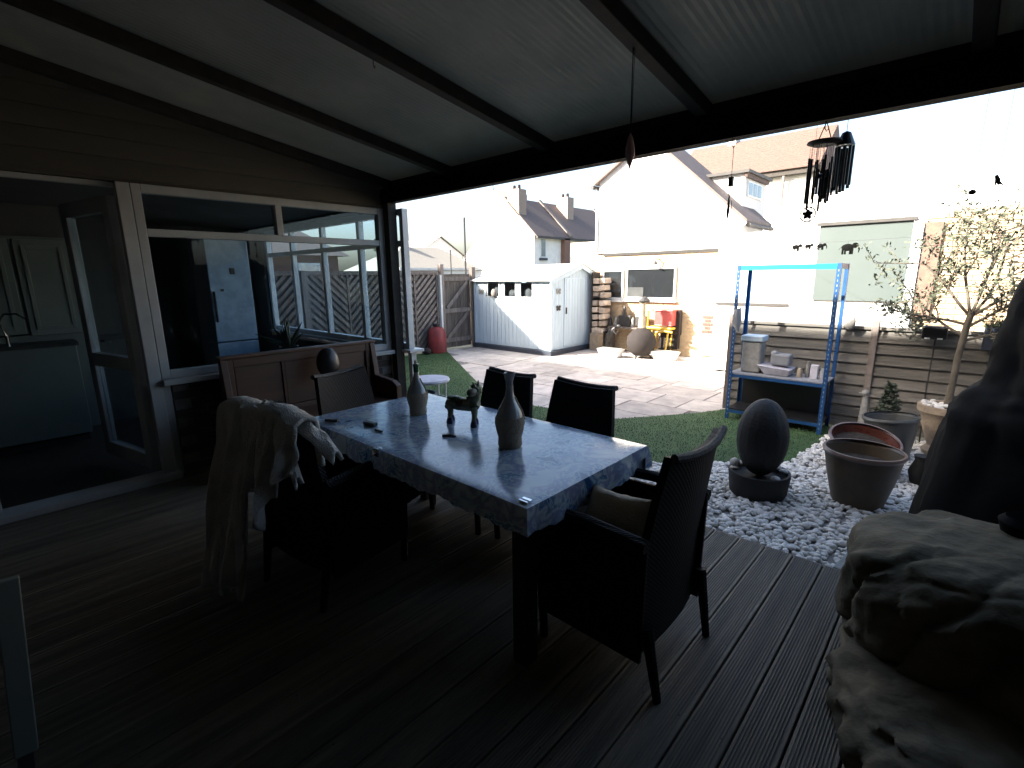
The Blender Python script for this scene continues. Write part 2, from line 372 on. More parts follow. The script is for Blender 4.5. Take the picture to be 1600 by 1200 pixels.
V = np.stack([V[..., 0] * np.cos(a)[:, None] - V[..., 1] * np.sin(a)[:, None], V[..., 0] * np.sin(a)[:, None] + V[..., 1] * np.cos(a)[:, None], V[..., 2]], -1)
V += np.stack([Q[:, 0], Q[:, 1], G - .006 + rs.uniform(-.008, .016, n)], 1)[:, None, :]
F = (ico_f[None] + (np.arange(n) * len(ico_v))[:, None, None]).reshape(-1, 3)
gp = raw_mesh('white_pebbles', V.reshape(-1, 3), F, M_pebble, 'white rounded pebbles spread between deck and fence', 'stuff', 'gravel')
gp.data.polygons.foreach_set('use_smooth', [True] * len(gp.data.polygons))

# deck
deck = MB().box(-4.5, 2.25, -1.6, 2.885, -.14, -.04).build('deck', M_darkwood); tag(deck, 'grooved timber deck under the pergola', None, None, 'structure')
prof = [(-.069, -.03), (-.069, -.003), (-.066, 0)]
for i in range(11):
    x0 = -.058 + i * .0107; prof += [(x0, 0), (x0 + .002, -.0035), (x0 + .0062, -.0035), (x0 + .0082, 0)]
prof += [(.066, 0), (.069, -.003), (.069, -.03)]
bd = MB().prism(prof, 'y', -1.6, 2.9).build('deck_board', M_deck, deck, fix=False)
bm = bmesh.new(); bm.from_mesh(bd.data); bmesh.ops.recalc_face_normals(bm, faces=bm.faces); bm.to_mesh(bd.data); bm.free()
basel = bd.location.copy(); xs = [-.327 + .1455 * k for k in range(-28, 18)]
for i, x in enumerate(xs):
    b = bd if i == 0 else bd.copy()
    if i: C.objects.link(b); b.parent = deck
    b.location = basel + Vector((x, 0, random.uniform(-.0015, .0015)))
sc_ = MB()
for x in xs:
    for yy in [2.84 - .45 * k for k in range(10)]:
        for d in (-.048, .046):
            px_, py_ = x + d, yy + random.uniform(-.012, .012); sc_.add([(px_ + .004 * math.cos(q * PI / 3), py_ + .004 * math.sin(q * PI / 3), .0022) for q in range(6)], [(0, 1, 2, 3, 4, 5)])
so2 = sc_.build('deck_screws', M_dark, deck, fix=False); so2['kind'] = 'stuff'
MB().box(-4.5, 2.25, 2.903, 2.925, -.24, -.012).build('edge_board', M_gpost, deck)

# ================================================================== EXTENSION WALL (x = -4.55)
X = -4.55
ext = thing('house_extension', (X, .9, 0), 'pale clad lean-to extension with white windows and open door along the deck', 'building')
def fr(mb, plane, a0, a1, b0, b1, t0, t1, wd):
    """rectangular frame of four bars; plane 'x': a=y b=z t=x ; plane 'y': a=x b=z t=y"""
    def bx(p0, p1, q0, q1):
        if plane == 'x': mb.box(t0, t1, p0, p1, q0, q1)
        else: mb.box(p0, p1, t0, t1, q0, q1)
    bx(a0, a0 + wd, b0, b1); bx(a1 - wd, a1, b0, b1); bx(a0 + wd, a1 - wd, b0, b0 + wd); bx(a0 + wd, a1 - wd, b1 - wd, b1)
    return mb
RS = .16
def rz_(y): return 2.43 + RS * (3.05 - y)
# cladding boards above the openings
z = 2.262; k = 0
while z < 3.0:
    y1 = min(2.98, 3.05 - (z + .12 - 2.52) / RS); y1 = min(y1, 2.98)
    if y1 > -1.5:
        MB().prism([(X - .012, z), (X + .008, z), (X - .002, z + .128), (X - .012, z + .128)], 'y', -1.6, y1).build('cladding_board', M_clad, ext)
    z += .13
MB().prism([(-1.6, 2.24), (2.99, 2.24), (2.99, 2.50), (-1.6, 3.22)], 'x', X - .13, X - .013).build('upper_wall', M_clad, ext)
# lower wall of dark brick courses
MB().box(X - .2, X - .012, .97, 3.03, -.2, .80).build('lower_wall', M_mortar, ext)
bc = MB().box(X - .02, X + .0, -.107, .107, -.0325, .0325).build('brick', M_lowbrick, ext, bevel=.002)
b0 = bc.location.copy(); first = True
for r_ in range(10):
    off = .1125 if r_ % 2 else 0
    for q in range(10):
        yy = 1.08 + q * .225 + off
        if yy > 2.95: continue
        c = bc if first else bc.copy()
        if not first: C.objects.link(c); c.parent = ext
        first = False; c.location = b0 + Vector((random.uniform(-.002, .002), yy, .045 + r_ * .076))
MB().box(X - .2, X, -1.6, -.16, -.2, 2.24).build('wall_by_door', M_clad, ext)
# main window: y .91..2.99, z .80..2.24
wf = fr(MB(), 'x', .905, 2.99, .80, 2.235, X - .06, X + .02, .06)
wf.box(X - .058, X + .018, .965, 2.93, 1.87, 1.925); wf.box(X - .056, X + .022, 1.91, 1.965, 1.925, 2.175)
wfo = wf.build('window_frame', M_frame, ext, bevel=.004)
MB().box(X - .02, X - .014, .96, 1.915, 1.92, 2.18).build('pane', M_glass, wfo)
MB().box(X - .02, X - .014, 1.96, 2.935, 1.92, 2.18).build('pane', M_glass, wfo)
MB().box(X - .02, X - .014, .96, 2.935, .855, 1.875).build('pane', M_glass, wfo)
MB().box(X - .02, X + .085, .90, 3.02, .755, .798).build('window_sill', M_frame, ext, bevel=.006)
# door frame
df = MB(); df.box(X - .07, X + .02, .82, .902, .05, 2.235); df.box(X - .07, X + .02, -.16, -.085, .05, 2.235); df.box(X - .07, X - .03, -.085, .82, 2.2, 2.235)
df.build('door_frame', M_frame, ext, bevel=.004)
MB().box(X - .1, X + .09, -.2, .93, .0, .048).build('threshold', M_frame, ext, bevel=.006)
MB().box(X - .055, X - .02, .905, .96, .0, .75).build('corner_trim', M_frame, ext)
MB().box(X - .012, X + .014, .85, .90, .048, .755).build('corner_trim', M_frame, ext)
# open door leaf, hinged at y .81 and swung inwards
hx, hy = X - .08, .80; ang = math.radians(180 + 12); dvec = Vector((math.cos(ang), math.sin(ang), 0)); nrm = Vector((-dvec.y, dvec.x, 0)); W_ = .84
def leafbox(mb, a0, a1, z0, z1, t=.06):
    c = Vector((hx, hy, 0)) + dvec * ((a0 + a1) / 2) + Vector((0, 0, (z0 + z1) / 2)); return mb.obox(c, (a1 - a0, t, z1 - z0), Matrix((dvec, nrm, Vector((0, 0, 1)))).transposed())
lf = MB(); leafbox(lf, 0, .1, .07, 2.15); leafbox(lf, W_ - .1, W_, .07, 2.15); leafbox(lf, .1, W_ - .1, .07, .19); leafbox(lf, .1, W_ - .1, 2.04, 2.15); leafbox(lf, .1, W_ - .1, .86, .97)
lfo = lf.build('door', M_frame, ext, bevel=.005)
leafbox(MB(), .1, W_ - .1, .19, .86, .012).build('pane', M_glass, lfo); leafbox(MB(), .1, W_ - .1, .97, 2.04, .012).build('pane', M_glass, lfo)
h_ = MB(); p = Vector((hx, hy, 1.05)) + dvec * (W_ - .05) - nrm * .06
h_.tube([p, p - nrm * .03, p - nrm * .03 + dvec * -.12], .009, 8); h_.build('handle', M_chrome, lfo)
# end wall y = 3.05 with window, x -8.3 .. -4.58
MB().box(-8.3, -4.6, 3.06, 3.2, -.25, .72).build('end_wall', M_lowbrick, ext)
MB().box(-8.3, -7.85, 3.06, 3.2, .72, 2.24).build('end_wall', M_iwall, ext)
MB().box(-8.3, -4.6, 3.06, 3.2, 2.24, 2.6).build('end_wall', M_clad, ext)
ew = fr(MB(), 'y', -7.85, -4.36, .80, 2.235, 3.10, 3.17, .06)
for xm in (-7.0, -6.12, -5.24): ew.box(xm - .03, xm + .03, 3.102, 3.168, .86, 2.175)
ew.box(-7.79, -4.42, 3.104, 3.166, 1.87, 1.925)
MB().box(-4.6, -4.545, 3.0, 3.09, -.1, 2.24).build('corner_trim', M_upvc, ext)
ewo = ew.build('window_frame', M_upvc, ext, bevel=.004)
MB().box(-7.8, -4.42, 3.132, 3.137, .85, 2.18).build('pane', M_glass, ewo)
MB().box(-7.9, -4.30, 3.06, 3.25, .765, .798).build('window_sill', M_upvc, ext, bevel=.006)
MB().box(-4.415, -4.355, 3.12, 3.18, -.1, .763).build('corner_post', M_upvc, ext)
# interior shell
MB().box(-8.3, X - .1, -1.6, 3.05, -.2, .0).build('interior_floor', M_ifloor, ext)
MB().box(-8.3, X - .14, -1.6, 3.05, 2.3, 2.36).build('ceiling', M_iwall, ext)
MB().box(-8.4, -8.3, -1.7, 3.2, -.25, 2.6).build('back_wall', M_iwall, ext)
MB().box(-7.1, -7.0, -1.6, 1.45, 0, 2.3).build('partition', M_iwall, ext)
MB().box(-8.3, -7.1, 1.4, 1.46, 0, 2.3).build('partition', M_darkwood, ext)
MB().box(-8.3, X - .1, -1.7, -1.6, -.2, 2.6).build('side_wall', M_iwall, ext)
MB().prism([(-1.7, 3.35), (3.3, 2.56), (3.3, 2.62), (-1.7, 3.42)], 'x', -8.5, -4.66).build('roof', M_slate, ext)
# interior things
wd = thing('panelled_cupboard', (-6.97, .4, 0), 'pale green panelled cupboard behind the kitchen unit', 'cupboard')
MB().box(-6.99, -6.93, -.55, .78, 0, 1.99).build('carcass', M_cupb, wd)
for yy in (-.52, -.08, .36):
    d_ = MB().box(-6.928, -6.905, yy, yy + .41, 1.02, 1.96).build('cupboard_door', M_cupb, wd, bevel=.004)
    fr(MB(), 'x', yy + .05, yy + .36, 1.08, 1.90, -6.904, -6.895, .035).build('moulding', M_cupb, d_, bevel=.003)
ku = thing('kitchen_unit', (-6.45, .1, 0), 'low pale kitchen unit with dark worktop just inside the open door', 'kitchen unit')
MB().box(-6.62, -6.3, -1.1, .62, .08, .95).build('carcass', M_cupb, ku, bevel=.004)
MB().box(-6.64, -6.28, -1.12, .64, .952, .985).build('worktop', M_dark, ku)
MB().box(-6.6, -6.36, -1.1, .6, 0, .08).build('plinth', M_dark, ku)
tp = MB(); tp.tube([(-6.4, .17, .985), (-6.4, .17, 1.08)], .014); tp.tube([(-6.4, .17, 1.06), (-6.4, .14, 1.2), (-6.39, .18, 1.27), (-6.36, .26, 1.27), (-6.35, .31, 1.22)], .009)
tp.tube([(-6.4, .10, 1.07), (-6.4, .32, 1.075)], .008)
one(tp, 'tap', M_chrome, 'curved chrome tap standing on the kitchen unit', 'tap', smooth=True)
cl = MB(); cl.lathe([(.0, 0), (.15, 0), (.16, .015), (.15, .03), (.0, .03)], (-6.995, .12, 2.12), 28, Matrix.Rotation(PI / 2, 3, 'Y'))
one(cl, 'wall_clock', M_cupb, 'round pale disc high on the wall above the cupboard', 'clock')
fg = thing('fridge', (-7.6, 2.35, 0), 'tall pale blue-white fridge seen through the big window', 'fridge')
MB().box(-8.0, -7.32, 2.14, 2.66, .02, .72).build('freezer_door', M_fridge, fg, bevel=.01); MB().box(-8.0, -7.32, 2.14, 2.66, .735, 2.1).build('fridge_door', M_fridge, fg, bevel=.01)
MB().box(-7.32, -7.29, 2.17, 2.185, 1.0, 1.4).build('handle', M_dark, fg); MB().box(-7.318, -7.312, 2.4, 2.46, 1.62, 1.7).build('magnet', M_dark, fg)
MB().box(-7.318, -7.312, 2.26, 2.3, 1.4, 1.43).build('magnet', M_dark, fg)
pl = thing('house_plant', (-5.6, 2.35, .3), 'spiky dark houseplant silhouetted in the big window', 'plant')
MB().lathe([(.07, .0), (.1, .35), (.105, .36), (.09, .36), (.08, .3), (.0, .3)], (-5.6, 2.35, .45), 16).build('pot', M_black, pl)
MB().box(-5.8, -5.4, 2.15, 2.55, 0, .45).build('stand', M_darkwood, pl)
lv = MB()
for k in range(16):
    a = random.uniform(0, 2 * PI); e = random.uniform(.5, 1.4); l = random.uniform(.25, .42); b = Vector((-5.6, 2.35, .78))
    d = Vector((math.cos(a) * math.cos(e), math.sin(a) * math.cos(e), math.sin(e))); lv.tube([b, b + d * l * .5, b + d * l + Vector((0, 0, -.03))], [.012, .02, .002], 5)
lv.build('leaves', M_dleaf, pl)

# house behind the camera (its shadow covers deck and lawn), unseen gable shaped to the shed shadow further left
hs = thing('house', (0, -1.7, 0), 'unseen tall grey rendered house behind the deck, its upper block sized to place the shadow on the lawn', 'building')
MB().box(-13.9, 9, -7, -1.62, -.25, 5.3).build('wall', M_hwall, hs); MB().box(-13.9, 9, -6.5, -1.62, 5.3, 7.40).build('dormer', M_lead, hs)  # unseen upper block, its height set to place the shadow edge
nh = thing('unseen_shading_gable', (-19, -3, 0), 'unseen brick neighbour house whose steep gable is shaped to shade the shed front', 'building')
MB().prism([(-13.92, -.25), (-13.92, 7.38), (-18, 10.27), (-22, 7.3), (-22, -.25)], 'y', -8, -1.62).build('wall', M_rbrick, nh)  # unseen gable, slope worked back from the diagonal shadow on the shed

# ================================================================== PERGOLA
pg = thing('pergola', (-2, 3.05, 0), 'dark timber lean-to pergola roofed with ribbed translucent sheets over the deck', 'pergola')
MB().box(-4.62, 2.3, 3.0, 3.085, 2.285, 2.43).build('beam', M_beam, pg)
MB().box(-4.62, 2.3, 3.087, 3.11, 2.40, 2.508).build('fascia', M_darkwood, pg)
RX = [-4.51, -3.587, -2.434, -1.286, -.109, 1.05, 2.2]
for x in RX:
    wdt = .07
    MB().prism([(3.08, rz_(3.08)), (3.08, rz_(3.08) + .08), (-1.6, rz_(-1.6) + .08), (-1.6, rz_(-1.6))], 'x', x - wdt / 2, x + wdt / 2).build('rafter', M_darkwood, pg, bevel=.004)
for i in range(len(RX) - 1):
    a, b = RX[i], RX[i + 1]; n = int((b - a) / .02); vs = []; fs = []
    for k in range(n + 1):
        x = a + (b - a) * k / n; dz = .004 if k % 2 else 0
        for yy in (3.16, -1.6):
            vs.append((x, yy, rz_(yy) + .083 + dz)); vs.append((x, yy, rz_(yy) + .10))
    for k in range(n):
        q = k * 4; fs += [(q, q + 4, q + 6, q + 2), (q + 1, q + 3, q + 7, q + 5)]
    MB().add(vs, fs).build('roof_sheet', M_roof, pg, fix=False)
# post in the corner
MB().box(-4.53, -4.44, 2.99, 3.09, -.1, 2.283).build('post', M_darkwood, pg, bevel=.004)
MB().box(2.15, 2.25, 2.99, 3.09, -.1, 2.283).build('post', M_darkwood, pg, bevel=.004)
hk = MB()
for (x, y) in ((-3.10, 2.0),): pass
for (x, y, z) in ((-2.455, 1.62, rz_(1.62)), (-3.0, 3.04, 2.285), (-1.11, 3.04, 2.285), (-.66, 3.04, 2.285)):
    MB().tube([(x, y, z), (x, y, z - .03), (x + .008, y, z - .045), (x + .016, y, z - .035)], .0025, 6).build('hook', M_dark, pg)

# ================================================================== TABLE AND CHAIRS
TX0, TX1, TY0, TY1 = -2.80, -1.06, 1.215, 2.10
tb = thing('dining_table', (-1.93, 1.66, 0), 'large rectangular garden table under the patterned cloth', 'table')
MB().box(TX0 + .01, TX1 - .01, TY0 + .01, TY1 - .01, .712, .742).build('tabletop', M_darkwood, tb)
for sx in (TX0 + .1, TX1 - .1):
    for sy in (TY0 + .1, TY1 - .1): MB().box(sx - .035, sx + .035, sy - .035, sy + .035, 0, .71).build('leg', M_darkwood, tb)
MB().box(TX0 + .06, TX1 - .06, TY0 + .06, TY1 - .06, .64, .711).build('apron', M_darkwood, tb)
# cloth
vs = []; fs = []; NX, NY = 46, 26
for j in range(NY + 1):
    for i in range(NX + 1):
        x = TX0 + (TX1 - TX0) * i / NX; y = TY0 + (TY1 - TY0) * j / NY
        e = min(i, NX - i, j, NY - j); vs.append((x, y, .7465 + .0012 * noise.noise(Vector((x * 4, y * 4, 0))) - (.003 if e == 0 else 0)))
for j in range(NY):
    for i in range(NX): a = j * (NX + 1) + i; fs.append((a, a + 1, a + NX + 2, a + NX + 1))
ring = [(i, 0) for i in range(NX)] + [(NX, j) for j in range(NY)] + [(i, NY) for i in range(NX, 0, -1)] + [(0, j) for j in range(NY, 0, -1)]
prev = [j * (NX + 1) + i for i, j in ring]; cx, cy = (TX0 + TX1) / 2, (TY0 + TY1) / 2; NR = len(ring)
for lev in range(1, 6):
    cur = []
    for k, (i, j) in enumerate(ring):
        x = TX0 + (TX1 - TX0) * i / NX; y = TY0 + (TY1 - TY0) * j / NY
        ox = (1 if i == NX else -1 if i == 0 else 0); oy = (1 if j == NY else -1 if j == 0 else 0)
        wv = .010 * math.sin(k * .9) * lev / 5 + .006 * noise.noise(Vector((x * 9, y * 9, lev)))
        out = .006 + .010 * lev / 5 + wv * .8; z = .742 - (.105 + .012 * noise.noise(Vector((x * 3, y * 3, 7)))) * lev / 5
        if lev == 5: z += .008 * (k % 2)
        cur.append(len(vs)); vs.append((x + ox * out, y + oy * out, z))
    for k in range(NR): fs.append((prev[k], prev[(k + 1) % NR], cur[(k + 1) % NR], cur[k]))
    prev = cur
tc_ = MB().add(vs, fs).build('tablecloth', M_vinyl, None, smooth=True); tag(tc_, 'glossy blue and white patterned vinyl cloth covering the garden table', 'tablecloth')
cc = MB(); cc.add([(-1.07, 2.10, .70), (-1.03, 2.03, .70), (-1.035, 2.05, .60), (-1.06, 2.09, .57), (-1.085, 2.10, .61), (-1.10, 2.12, .69)], [(0, 1, 2, 3), (0, 3, 4, 5)])
cc.build('corner_fold', M_pink, tc_)
for (x, y) in ((-1.10, 1.26), (-2.0, 1.215)):
    c = MB(); c.box(x - .02, x + .02, y - .006, y + .008, .75, .754); c.box(x - .02, x + .02, y - .022, y - .016, .715, .754); c.tube([(x - .012, y - .024, .74), (x - .004, y - .034, .725), (x + .006, y - .028, .735)], .004, 6)
    one(c, 'table_clip', M_chrome, 'small metal cloth clip at the ' + ('nearest corner' if x > -1.5 else 'middle of the near edge') + ' of the table', 'clip', 'metal clips on the tablecloth')

def wicker_chair(label, back_h=.95):
    t = thing('wicker_chair', (0, 0, 0), label, 'chair', 'wicker armchairs round the table')
    MB().box(-.25, .25, -.22, .26, .36, .43).build('seat', M_wick, t, bevel=.02)
    # curved raked back: grid surface with thickness
    for nm in ('backrest',):
        vs = []; fs = []; n, m = 12, 10
        for side in (0, 1):
            for j in range(m + 1):
                for i in range(n + 1):
                    u = i / n * 2 - 1; v = j / m; z = .15 + v * (back_h - .15) - .02 * (1 - u * u) * v
                    y = -.235 - .10 * max(0, v - .35) ** 1.3 + .025 * u * u + .03 * (1 - v) - side * .03
                    vs.append((u * .27 * (1 - .20 * v * v), y, z))
        q = (n + 1) * (m + 1)
        for j in range(m):
            for i in range(n):
                a = j * (n + 1) + i; fs.append((a, a + 1, a + n + 2, a + n + 1)); fs.append((q + a, q + a + n + 1, q + a + n + 2, q + a + 1))
        for i in range(n): fs.append((i, q + i, q + i + 1, i + 1)); a = m * (n + 1) + i; fs.append((a, a + 1, q + a + 1, q + a))
        for j in range(m): a = j * (n + 1); fs.append((a, a + n + 1, q + a + n + 1, q + a)); a += n; fs.append((a, q + a, q + a + n + 1, a + n + 1))
        bk = MB().add(vs, fs).build('backrest', M_wick, t, smooth=True)
        rim = [(u * .218, -.305 + .025 * u * u + .03 - .055, back_h - .02 * (1 - u * u) + .002) for u in [k / 8 * 2 - 1 for k in range(9)]]
        MB().tube(rim, .016, 8).build('top_rail', M_rail, bk, smooth=True)
    for s in (-1, 1):
        MB().tube([(s * .275, -.25, .63), (s * .28, 0, .645), (s * .275, .22, .63), (s * .27, .27, .58)], .026, 8).build('armrest', M_wick, t, smooth=True)
        MB().prism([(-.24, .15), (.24, .15), (.25, .6), (-.25, .62)], 'x', s * .262 - .008, s * .262 + .008).build('side_panel', M_wick, t)
        MB().tube([(s * .24, .23, 0), (s * .25, .25, .6)], [.018, .024], 8).build('leg', M_wick, t)
        MB().tube([(s * .23, -.30, 0), (s * .245, -.25, .3)], [.016, .024], 8).build('leg', M_wick, t)
    MB().box(-.25, .25, .235, .25, .15, .37).build('front_panel', M_wick, t)
    return t
c0 = wicker_chair('black high-backed wicker armchair at the right end of the table holding a beige cushion')
spots = [(None, (-.96, 1.715, 0), 90), ('black wicker chair tucked under the far side, between the bottles and nearer the shed', (-2.275, 2.13, 0), 177),
         ('black wicker chair tucked under the far side, nearest the pebbles', (-1.675, 2.155, 0), 178),
         ('black wicker chair at the left end of the table in front of the pine settle', (-2.72, 1.66, 0), -72),
         ('black wicker armchair at the near side with the fluffy throw over it', (-2.35, 1.15, 0), 10)]
for lb, loc, rz in spots:
    c = c0 if lb is None else copy_tree(c0)
    if lb: c['label'] = lb
    c.location = loc; c.rotation_euler = (0, 0, math.radians(rz))
    if rz in (177, 178): c.scale = (1, 1, .955)
# cushion on right chair
vs = []; fs = []; n = 12
for s in (1, -1):
    for j in range(n + 1):
        for i in range(n + 1):
            u = i / n * 2 - 1; v = j / n * 2 - 1; e = (1 - u ** 4) * (1 - v ** 4); pin = 1 - .10 * (1 - abs(u)) * abs(v) - .07 * (1 - abs(v)) * abs(u)
            vs.append((u * .135 * pin, s * (.005 + .05 * e ** .6), v * .082 * (1 - .16 * (1 - u * u) * (1 if v > 0 else .3) * abs(v)) + .006 * noise.noise(Vector((u * 3, v * 3, s)))))
q = (n + 1) ** 2
for j in range(n):
    for i in range(n): a = j * (n + 1) + i; fs.append((a, a + 1, a + n + 2, a + n + 1)); fs.append((q + a, q + a + n + 1, q + a + n + 2, q + a + 1))
Rt = Matrix.Rotation(math.radians(4), 3, 'Z') @ Matrix.Rotation(math.radians(-30), 3, 'X')
cu = MB().add([Vector((-.92, 1.60, .635)) + Rt @ Vector(p) for p in vs], fs)
one(cu, 'cushion', M_cush, 'small beige rectangular cushion on the seat of the right-hand wicker chair', 'cushion', smooth=True)
# throw
TE = Vector((.985, .17, 0)); TN = Vector((-.17, .985, 0)); TO = Vector((-2.31, .845, 0))
def throw():
    vs = []; fs = []; nu, nv = 80, 70
    for j in range(nv + 1):
        for i in range(nu + 1):
            u = i / nu; v = j / nv; lx = -.315 + .60 * u
            length = .86 + .05 * math.sin(u * 30)
            if u > .45: length -= .42 * min(1, (u - .45) / .10) + .04 * math.sin(u * 25)
            if u > .80: length *= .5
            top = .978 - .02 * (2 * u - 1) ** 2 + .01 * math.sin(u * 11)
            if v < .22: t = v / .22; ly = .07 - .01 * t; z = top - .22 * (1 - t)
            elif v < .32: t = (v - .22) / .10; ly = .06 - .13 * t; z = top + .022 * math.sin(t * PI)
            else: t = (v - .32) / .68; ly = -.07 - .15 * t ** .8 * (length / .86); z = top - length * t
            k = min(1, max(0, v - .25) * 2.0)
            ly += k * (.030 * math.sin(u * 33 + .8 * math.sin(v * 4)) + .016 * math.sin(u * 71 + v * 3) + .02 * noise.noise(Vector((u * 5, v * 3, 0)))) - .01 * k
            lx += .014 * noise.noise(Vector((u * 8, v * 6, 3))) - (.05 if u < .5 else -.0) * max(0, v - .3)
            p = TO + TE * lx + TN * ly; vs.append((p.x, p.y, z + .004 * noise.noise(Vector((u * 40, v * 50, 0)))))
    for j in range(nv):
        for i in range(nu): a = j * (nu + 1) + i; fs.append((a, a + 1, a + nu + 2, a + nu + 1))
    return MB().add(vs, fs)
th = throw().build('throw', M_cloth, None, smooth=True); tag(th, 'fluffy beige throw draped over the back and arm of the near-left chair', 'throw')
sm = th.modifiers.new('solid', 'SOLIDIFY'); sm.thickness = .018
def flap(a, b, c, wd, nm):
    vs = []; fs = []; nu, nv = 30, 12; a, b, c = Vector(a), Vector(b), Vector(c)
    for j in range(nv + 1):
        for i in range(nu + 1):
            t = i / nu; v = j / nv * 2 - 1; p = a * (1 - t) ** 2 + b * 2 * t * (1 - t) + c * t * t
            side = Vector((-.5, .85, 0)); p = p + side * v * wd * (1 - .35 * t); p.z -= .05 * abs(v) ** 2.2 + .006 * math.sin(t * 19 + v * 3); p.z += .012 * noise.noise(Vector((t * 8, v * 4, wd * 30)))
            vs.append(p)
    for j in range(nv):
        for i in range(nu): q = j * (nu + 1) + i; fs.append((q, q + 1, q + nu + 2, q + nu + 1))
    o = MB().add(vs, fs).build(nm, M_cloth, th, smooth=True); o.modifiers.new('solid', 'SOLIDIFY').thickness = .018
flap((-2.36, .86, 1.0), (-2.08, .89, 1.02), (-1.93, .97, .82), .07, 'throw_end')
flap((-2.34, .80, .99), (-2.14, .82, 1.0), (-2.02, .83, .72), .05, 'throw_end')

# ------------------------------------------------ on the table
def flask(x, y, k, label, foil):
    t = thing('wine_flask', (x, y, .748), label, 'bottle', 'straw-covered flasks on the table')
    z0 = .748
    MB().lathe([(0, 0), (.052 * k, 0), (.056 * k, .012 * k), (.054 * k, .045 * k), (.062 * k, .075 * k), (.069 * k, .115 * k), (.066 * k, .145 * k), (.0, .145 * k)], (x, y, z0), 28).build('basket', M_strawb, t, smooth=True)
    MB().lathe([(.064 * k, .140 * k), (.055 * k, .170 * k), (.036 * k, .205 * k), (.022 * k, .235 * k), (.0165 * k, .265 * k), (.015 * k, .30 * k), (0, .30 * k)], (x, y, z0), 28).build('glass_body', M_bglass, t, smooth=True)
    nk = MB().lathe([(.0155 * k, .262 * k), (.016 * k, .268 * k), (.0165 * k, .312 * k), (.019 * k, .318 * k), (.019 * k, .328 * k), (.0, .33 * k)], (x, y, z0), 20).build('neck', M_foil if foil else M_bgreen, t, smooth=True)
    if foil:
        MB().lathe([(.020, 0), (.024, .02), (.029, .034), (.027, .036), (.018, .02), (.017, 0)], (x, y, z0 + .31 * k), 14, fn=lambda a, i: 1 + .18 * math.sin(a * 3) * (i / 4)).build('torn_foil', M_foil, t)
    else:
        MB().lathe([(.008, 0), (.009, .022), (0, .022)], (x, y, z0 + .328 * k), 12).build('cork', M_cush, t)
    for q in range(3): # straps of the basket
        a = q * 2.1 + .6; MB().tube([(x + math.cos(a) * r_ * k, y + math.sin(a) * r_ * k, z0 + h_ * k) for r_, h_ in ((.069, .13), (.057, .17), (.038, .205), (.024, .236))], .0035, 6).build('strap', M_strawb, t)
flask(-2.36, 1.715, .93, 'green-necked straw-covered flask, left of the toy donkey on the table', False)
flask(-1.55, 1.655, 1.05, 'taller straw-covered flask with torn silver foil at its mouth, right of the toy donkey', True)
dk = thing('donkey_figurine', (-2.0, 1.76, .748), 'small painted donkey figurine with green mane and blue hooves between the two flasks', 'figurine')
def D(u, v, z): # u along body (towards image right), v across
    return Vector((-2.0 + u * .96 + v * .2, 1.76 + u * .25 - v * .96, .748 + z))
b_ = MB()
b_.tube([D(-.115, 0, .10), D(-.09, 0, .115), D(-.03, 0, .11), (D(.04, 0, .112)), D(.085, 0, .125), D(.10, 0, .13)], [.012, .034, .036, .036, .034, .02], 14)
b_.tube([D(.06, 0, .125), D(.085, .01, .165), D(.10, .015, .20)], [.032, .026, .022], 12)
b_.ell(D(.085, .035, .195), (.026, .042, .024), 14, 10, Matrix.Rotation(.3, 3, 'Z'))
for u, v in ((-.10, -.02), (-.075, .026), (.06, -.022), (.088, .03)):
    b_.tube([D(u, v, .11), D(u + .002, v, .06), D(u - .002, v * 1.1, .03)], [.020, .013, .012], 10)
b_.build('body', M_donk, dk, smooth=True)
for u, v in ((-.10, -.02), (-.075, .026), (.06, -.022), (.088, .03)):
    MB().lathe([(0, 0), (.019, 0), (.02, .01), (.014, .034), (0, .036)], D(u, v * 1.1, 0), 12).build('hoof', M_dblue, dk, smooth=True)
mn = MB()
for q in range(22):
    t = q / 21; p = D(.04 + .06 * math.sin(t * 2.6), .012 * math.sin(q * 2), .15 + .075 * t); mn.ell(p, (.016, .016, .013), 8, 6)
for q in range(8): mn.ell(D(-.115 + .02 * random.random(), .0, .08 + .05 * random.random()), (.012, .012, .016), 8, 6)
mn.ell(D(-.055, 0, .138), (.062, .036, .018), 12, 6); mn.build('mane', M_dgreen, dk, smooth=True)
MB().ell(D(-.01, .0, .118), (.042, .043, .030), 14, 8).build('saddle', M_dred, dk, smooth=True)
for s in (-1, 1): MB().tube([D(.092, s * .014, .215), D(.085, s * .026, .25)], [.009, .003], 6).build('ear', M_donk, dk)
l_ = MB(); R_ = Matrix.Rotation(.5, 3, 'Z'); l_.obox((-2.60, 1.285, .757), (.075, .022, .014), R_); l_.obox((-2.57, 1.30, .759), (.02, .02, .016), R_)
one(l_, 'lighter', M_black, 'small black lighter lying on the left end of the table', 'lighter', bevel=.002)
l_ = MB(); R_ = Matrix.Rotation(.2, 3, 'Z'); l_.obox((-2.37, 1.395, .759), (.085, .03, .02), R_)
one(l_, 'small_box', M_greyglz, 'small grey-green box lying on the table near the lighter', 'box', bevel=.003)
l_ = MB(); l_.obox((-2.24, 1.365, .753), (.055, .010, .008), Matrix.Rotation(.15, 3, 'Z'))
one(l_, 'pen_cap', M_black, 'tiny dark stub lying beside the small grey-green box', 'pen cap')
l_ = MB(); l_.obox((-1.90, 1.55, .754), (.045, .02, .012), Matrix.Rotation(.9, 3, 'Z')); l_.obox((-1.87, 1.57, .752), (.03, .012, .008), Matrix.Rotation(.2, 3, 'Z'))
one(l_, 'keys', M_black, 'little dark key fob lying on the cloth in front of the donkey', 'key fob')

